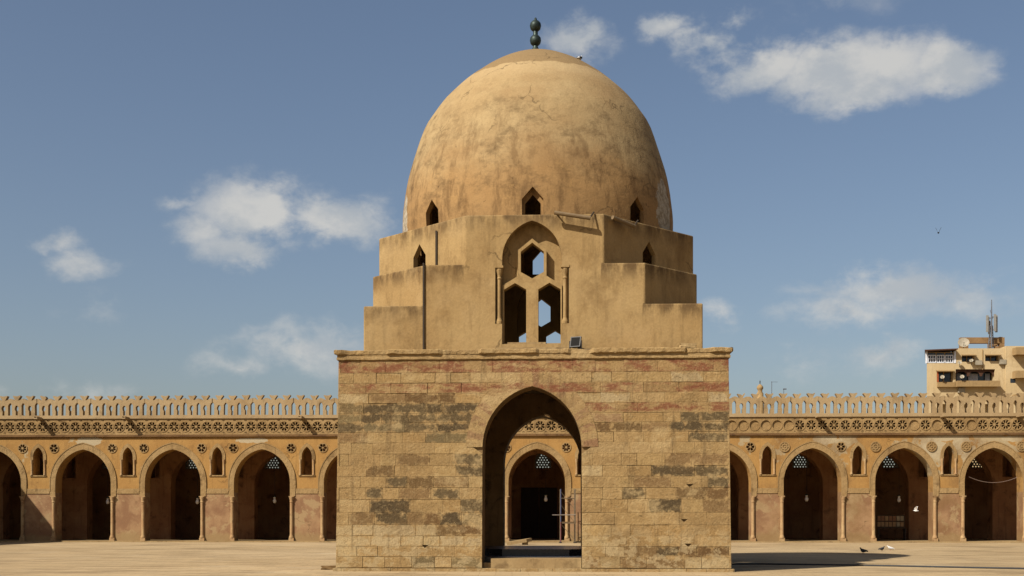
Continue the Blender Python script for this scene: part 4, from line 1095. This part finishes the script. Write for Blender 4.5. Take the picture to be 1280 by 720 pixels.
# roof frame of raw concrete
f = MB(); f.box(bx(1211), bx(1267), 3.0, 3.7, bz(425), bz(417.6)); f.box(bx(1211), bx(1221), 3.02, 3.68, bz(435.6), bz(425.1)); f.box(bx(1261), bx(1267), 3.02, 3.68, bz(433.2), bz(425.1))
skew(f, bx(1211) - SK * 3.7, bx(1214) - SK * 3.7, 3.71, 8, bz(425), bz(418), True); f.box(bx(1263), bx(1267), 3.71, 8, bz(425), bz(416)); f.box(bx(1228), bx(1267), 8.01, 8.6, bz(435.6), bz(426)); f.build('roof_frame', M['concrete'], apt)
f = MB(); f.box(bx(1253), bx(1257), 2, 3, bz(435.6), bz(430)); f.build('vent_box', M['concrete'], apt)
# dishes
M['dish'] = plain('dish_enamel', (.24, .205, .145), .7)
for (px, py) in ((1222.5, 453.5), (1252.5, 452.5), (1201, 488.0)):
    f = MB(); f.box(bx(px) - .42, bx(px) + .42, -.42, -.06, bz(py) - .28, bz(py) + .28); f.box(bx(px) - .45, bx(px) + .45, -.40, -.004, bz(py) - .34, bz(py) - .285); f.build('air_conditioner', M['dish'], apt)
def dish(label, px, py, r, y, grp='satellite dishes on the apartment block', rz=-20, stand=.6):
    t = thing('satellite_dish', label, 'satellite dish', (bx(px), BZ + y, bz(py)), R(rz), grp)
    d = MB(); d.m = Matrix.Rotation(R(62), 4, 'X')
    prof = [(r * .02, -.0), (r * .35, .03 * r), (r * .7, .12 * r), (r, .25 * r), (r * 1.0, .28 * r), (r * .7, .16 * r), (r * .35, .07 * r), (r * .02, .04 * r)]
    d.lathe(prof, 0, 0, 20); o = d.build('bowl', M['dish'], t); shade_auto(o.data, 40)
    a = MB(); a.tube([(0, -.1 * r, -.9 * r), (0, -r * .95, -.05 * r)], .025, 6); a.box(-.05, .05, -r * .98, -r * .86, -.1 * r, .04 * r); a.build('feed_arm', M['iron'], t)
    a = MB(); a.tube([(0, .05, 0), (0, .12 + .1 * r, -stand)], .035, 6); a.build('mount', M['iron'], t)
dish('large pale satellite dish on the apartment roof beside the concrete frame', 1208.5, 427.5, .74, 1.2, None, -15, .85)
dish('small satellite dish under the top floor windows, left of the pair', 1198, 454, .27, -.45)
dish('small satellite dish right under the sill of the middle top floor window', 1212.5, 451.3, .27, -.45)
dish('small satellite dish in front of the window with the orange shutter', 1175.5, 472.3, .28, -.75)
dish('small satellite dish on the front of the dark curtained loggia', 1198.2, 472.5, .28, -1.3)
# telecom mast
ms = thing('telecom_mast', 'grey telecom mast with panel antennas on the apartment roof', 'mast', (bx(1247.5), BZ + 2.2, bz(435.6)))
gal = plain('galvanised_steel', (.10, .10, .105), .6, .4)
a = MB(); a.tube([(0, 0, 0), (0, 0, bz(395) - bz(435.6)), (0, 0, bz(371) - bz(435.6))], [.13, .09, .05], 8); a.build('pole', gal, ms)
for (x, y) in ((-.5, 0), (.38, .2), (-.15, .6)):
    a = MB(); a.tube([(x, y, 0), (x * .4, y * .3, 3.4)], .05, 6); a.build('strut', gal, ms)
for (x, y, z0, z1) in ((-.62, -.1, 412, 391), (-.40, .2, 409, 392), (.40, -.15, 411, 389.5), (.72, .2, 412, 390.5), (-.15, .45, 414, 397)):
    a = MB(); H0, H1 = bz(z0) - bz(435.6), bz(z1) - bz(435.6); a.box(x - .14, x + .14, y - .08, y + .08, H0, H1); pn = a.build('panel_antenna', plain('antenna_shell', (.2, .19, .165), .6), ms)
    a = MB(); a.tube([(x, y + .1, H0 + .3), (0, 0, H0 + .3)], .03, 6); a.tube([(x, y + .1, H1 - .3), (0, 0, H1 - .3)], .03, 6); a.build('bracket', gal, pn)
for i in range(5):
    za, zb = 1.1 * i, 1.1 * (i + 1); f_ = lambda z, x: x * (1 - .6 * min(z, 3.4) / 3.4)
    a = MB(); a.tube([(f_(za, -.5), 0, za), (f_(zb, .38), .1, zb)] if i % 2 else [(f_(za, .38), .1, za), (f_(zb, -.5), 0, zb)], .028, 5); a.build('lattice_brace', gal, ms)
# distant minaret top and roof aerials left of the block
Zm = 330.0; ms_ = Zm / F
mn = thing('minaret', 'distant slim minaret top showing above the parapet right of the pavilion', 'minaret', ((950 - 640) * ms_, Zm, 0))
def mz(y): return (HZ - y) * ms_ + EYE
a = MB(); a.lathe([(1.3, 0), (1.3, mz(530)), (1.0, mz(528)), (.9, mz(492)), (.62, mz(490)), (.62, mz(487.5)), (.85, mz(486)), (.86, mz(484)), (.6, mz(482)), (.2, mz(480.5)), (.02, mz(480))], 0, 0, 16); o = a.build('tower', M['tan'], mn); shade_auto(o.data, 40)
a = MB(); a.lathe([(.1, mz(480.6)), (.1, mz(478)), (.22, mz(477.4)), (.1, mz(476.7)), (.04, mz(475.5)), (.02, mz(474.8))], 0, 0, 10); a.build('finial', M['iron'], mn)
def aerial(label, px, py, arms):
    zt = (HZ - py) / (F / (AZ0 + 5)) + EYE
    t = thing('roof_aerial', label, 'aerial', aw(s_of(px, 5), 5, 8.7), 0, 'thin aerials on the arcade roof')
    a = MB(); a.tube([(0, 0, 0), (0, 0, zt - 8.7)], .022, 6); a.build('pole', gal, t)
    a = MB()
    for (x0, x1, dz, r_) in arms: a.tube([(x0, 0, zt - 8.7 - dz), (x1, 0, zt - 8.7 - dz)], r_, 6)
    a.build('crossbar', gal, t)
aerial('thin tall roof aerial with one long side arm', 962, 478.2, [(-.08, .48, .03, .014)])
aerial('short roof aerial with a stubby dark head', 977, 487, [(-.05, .22, .03, .05)])
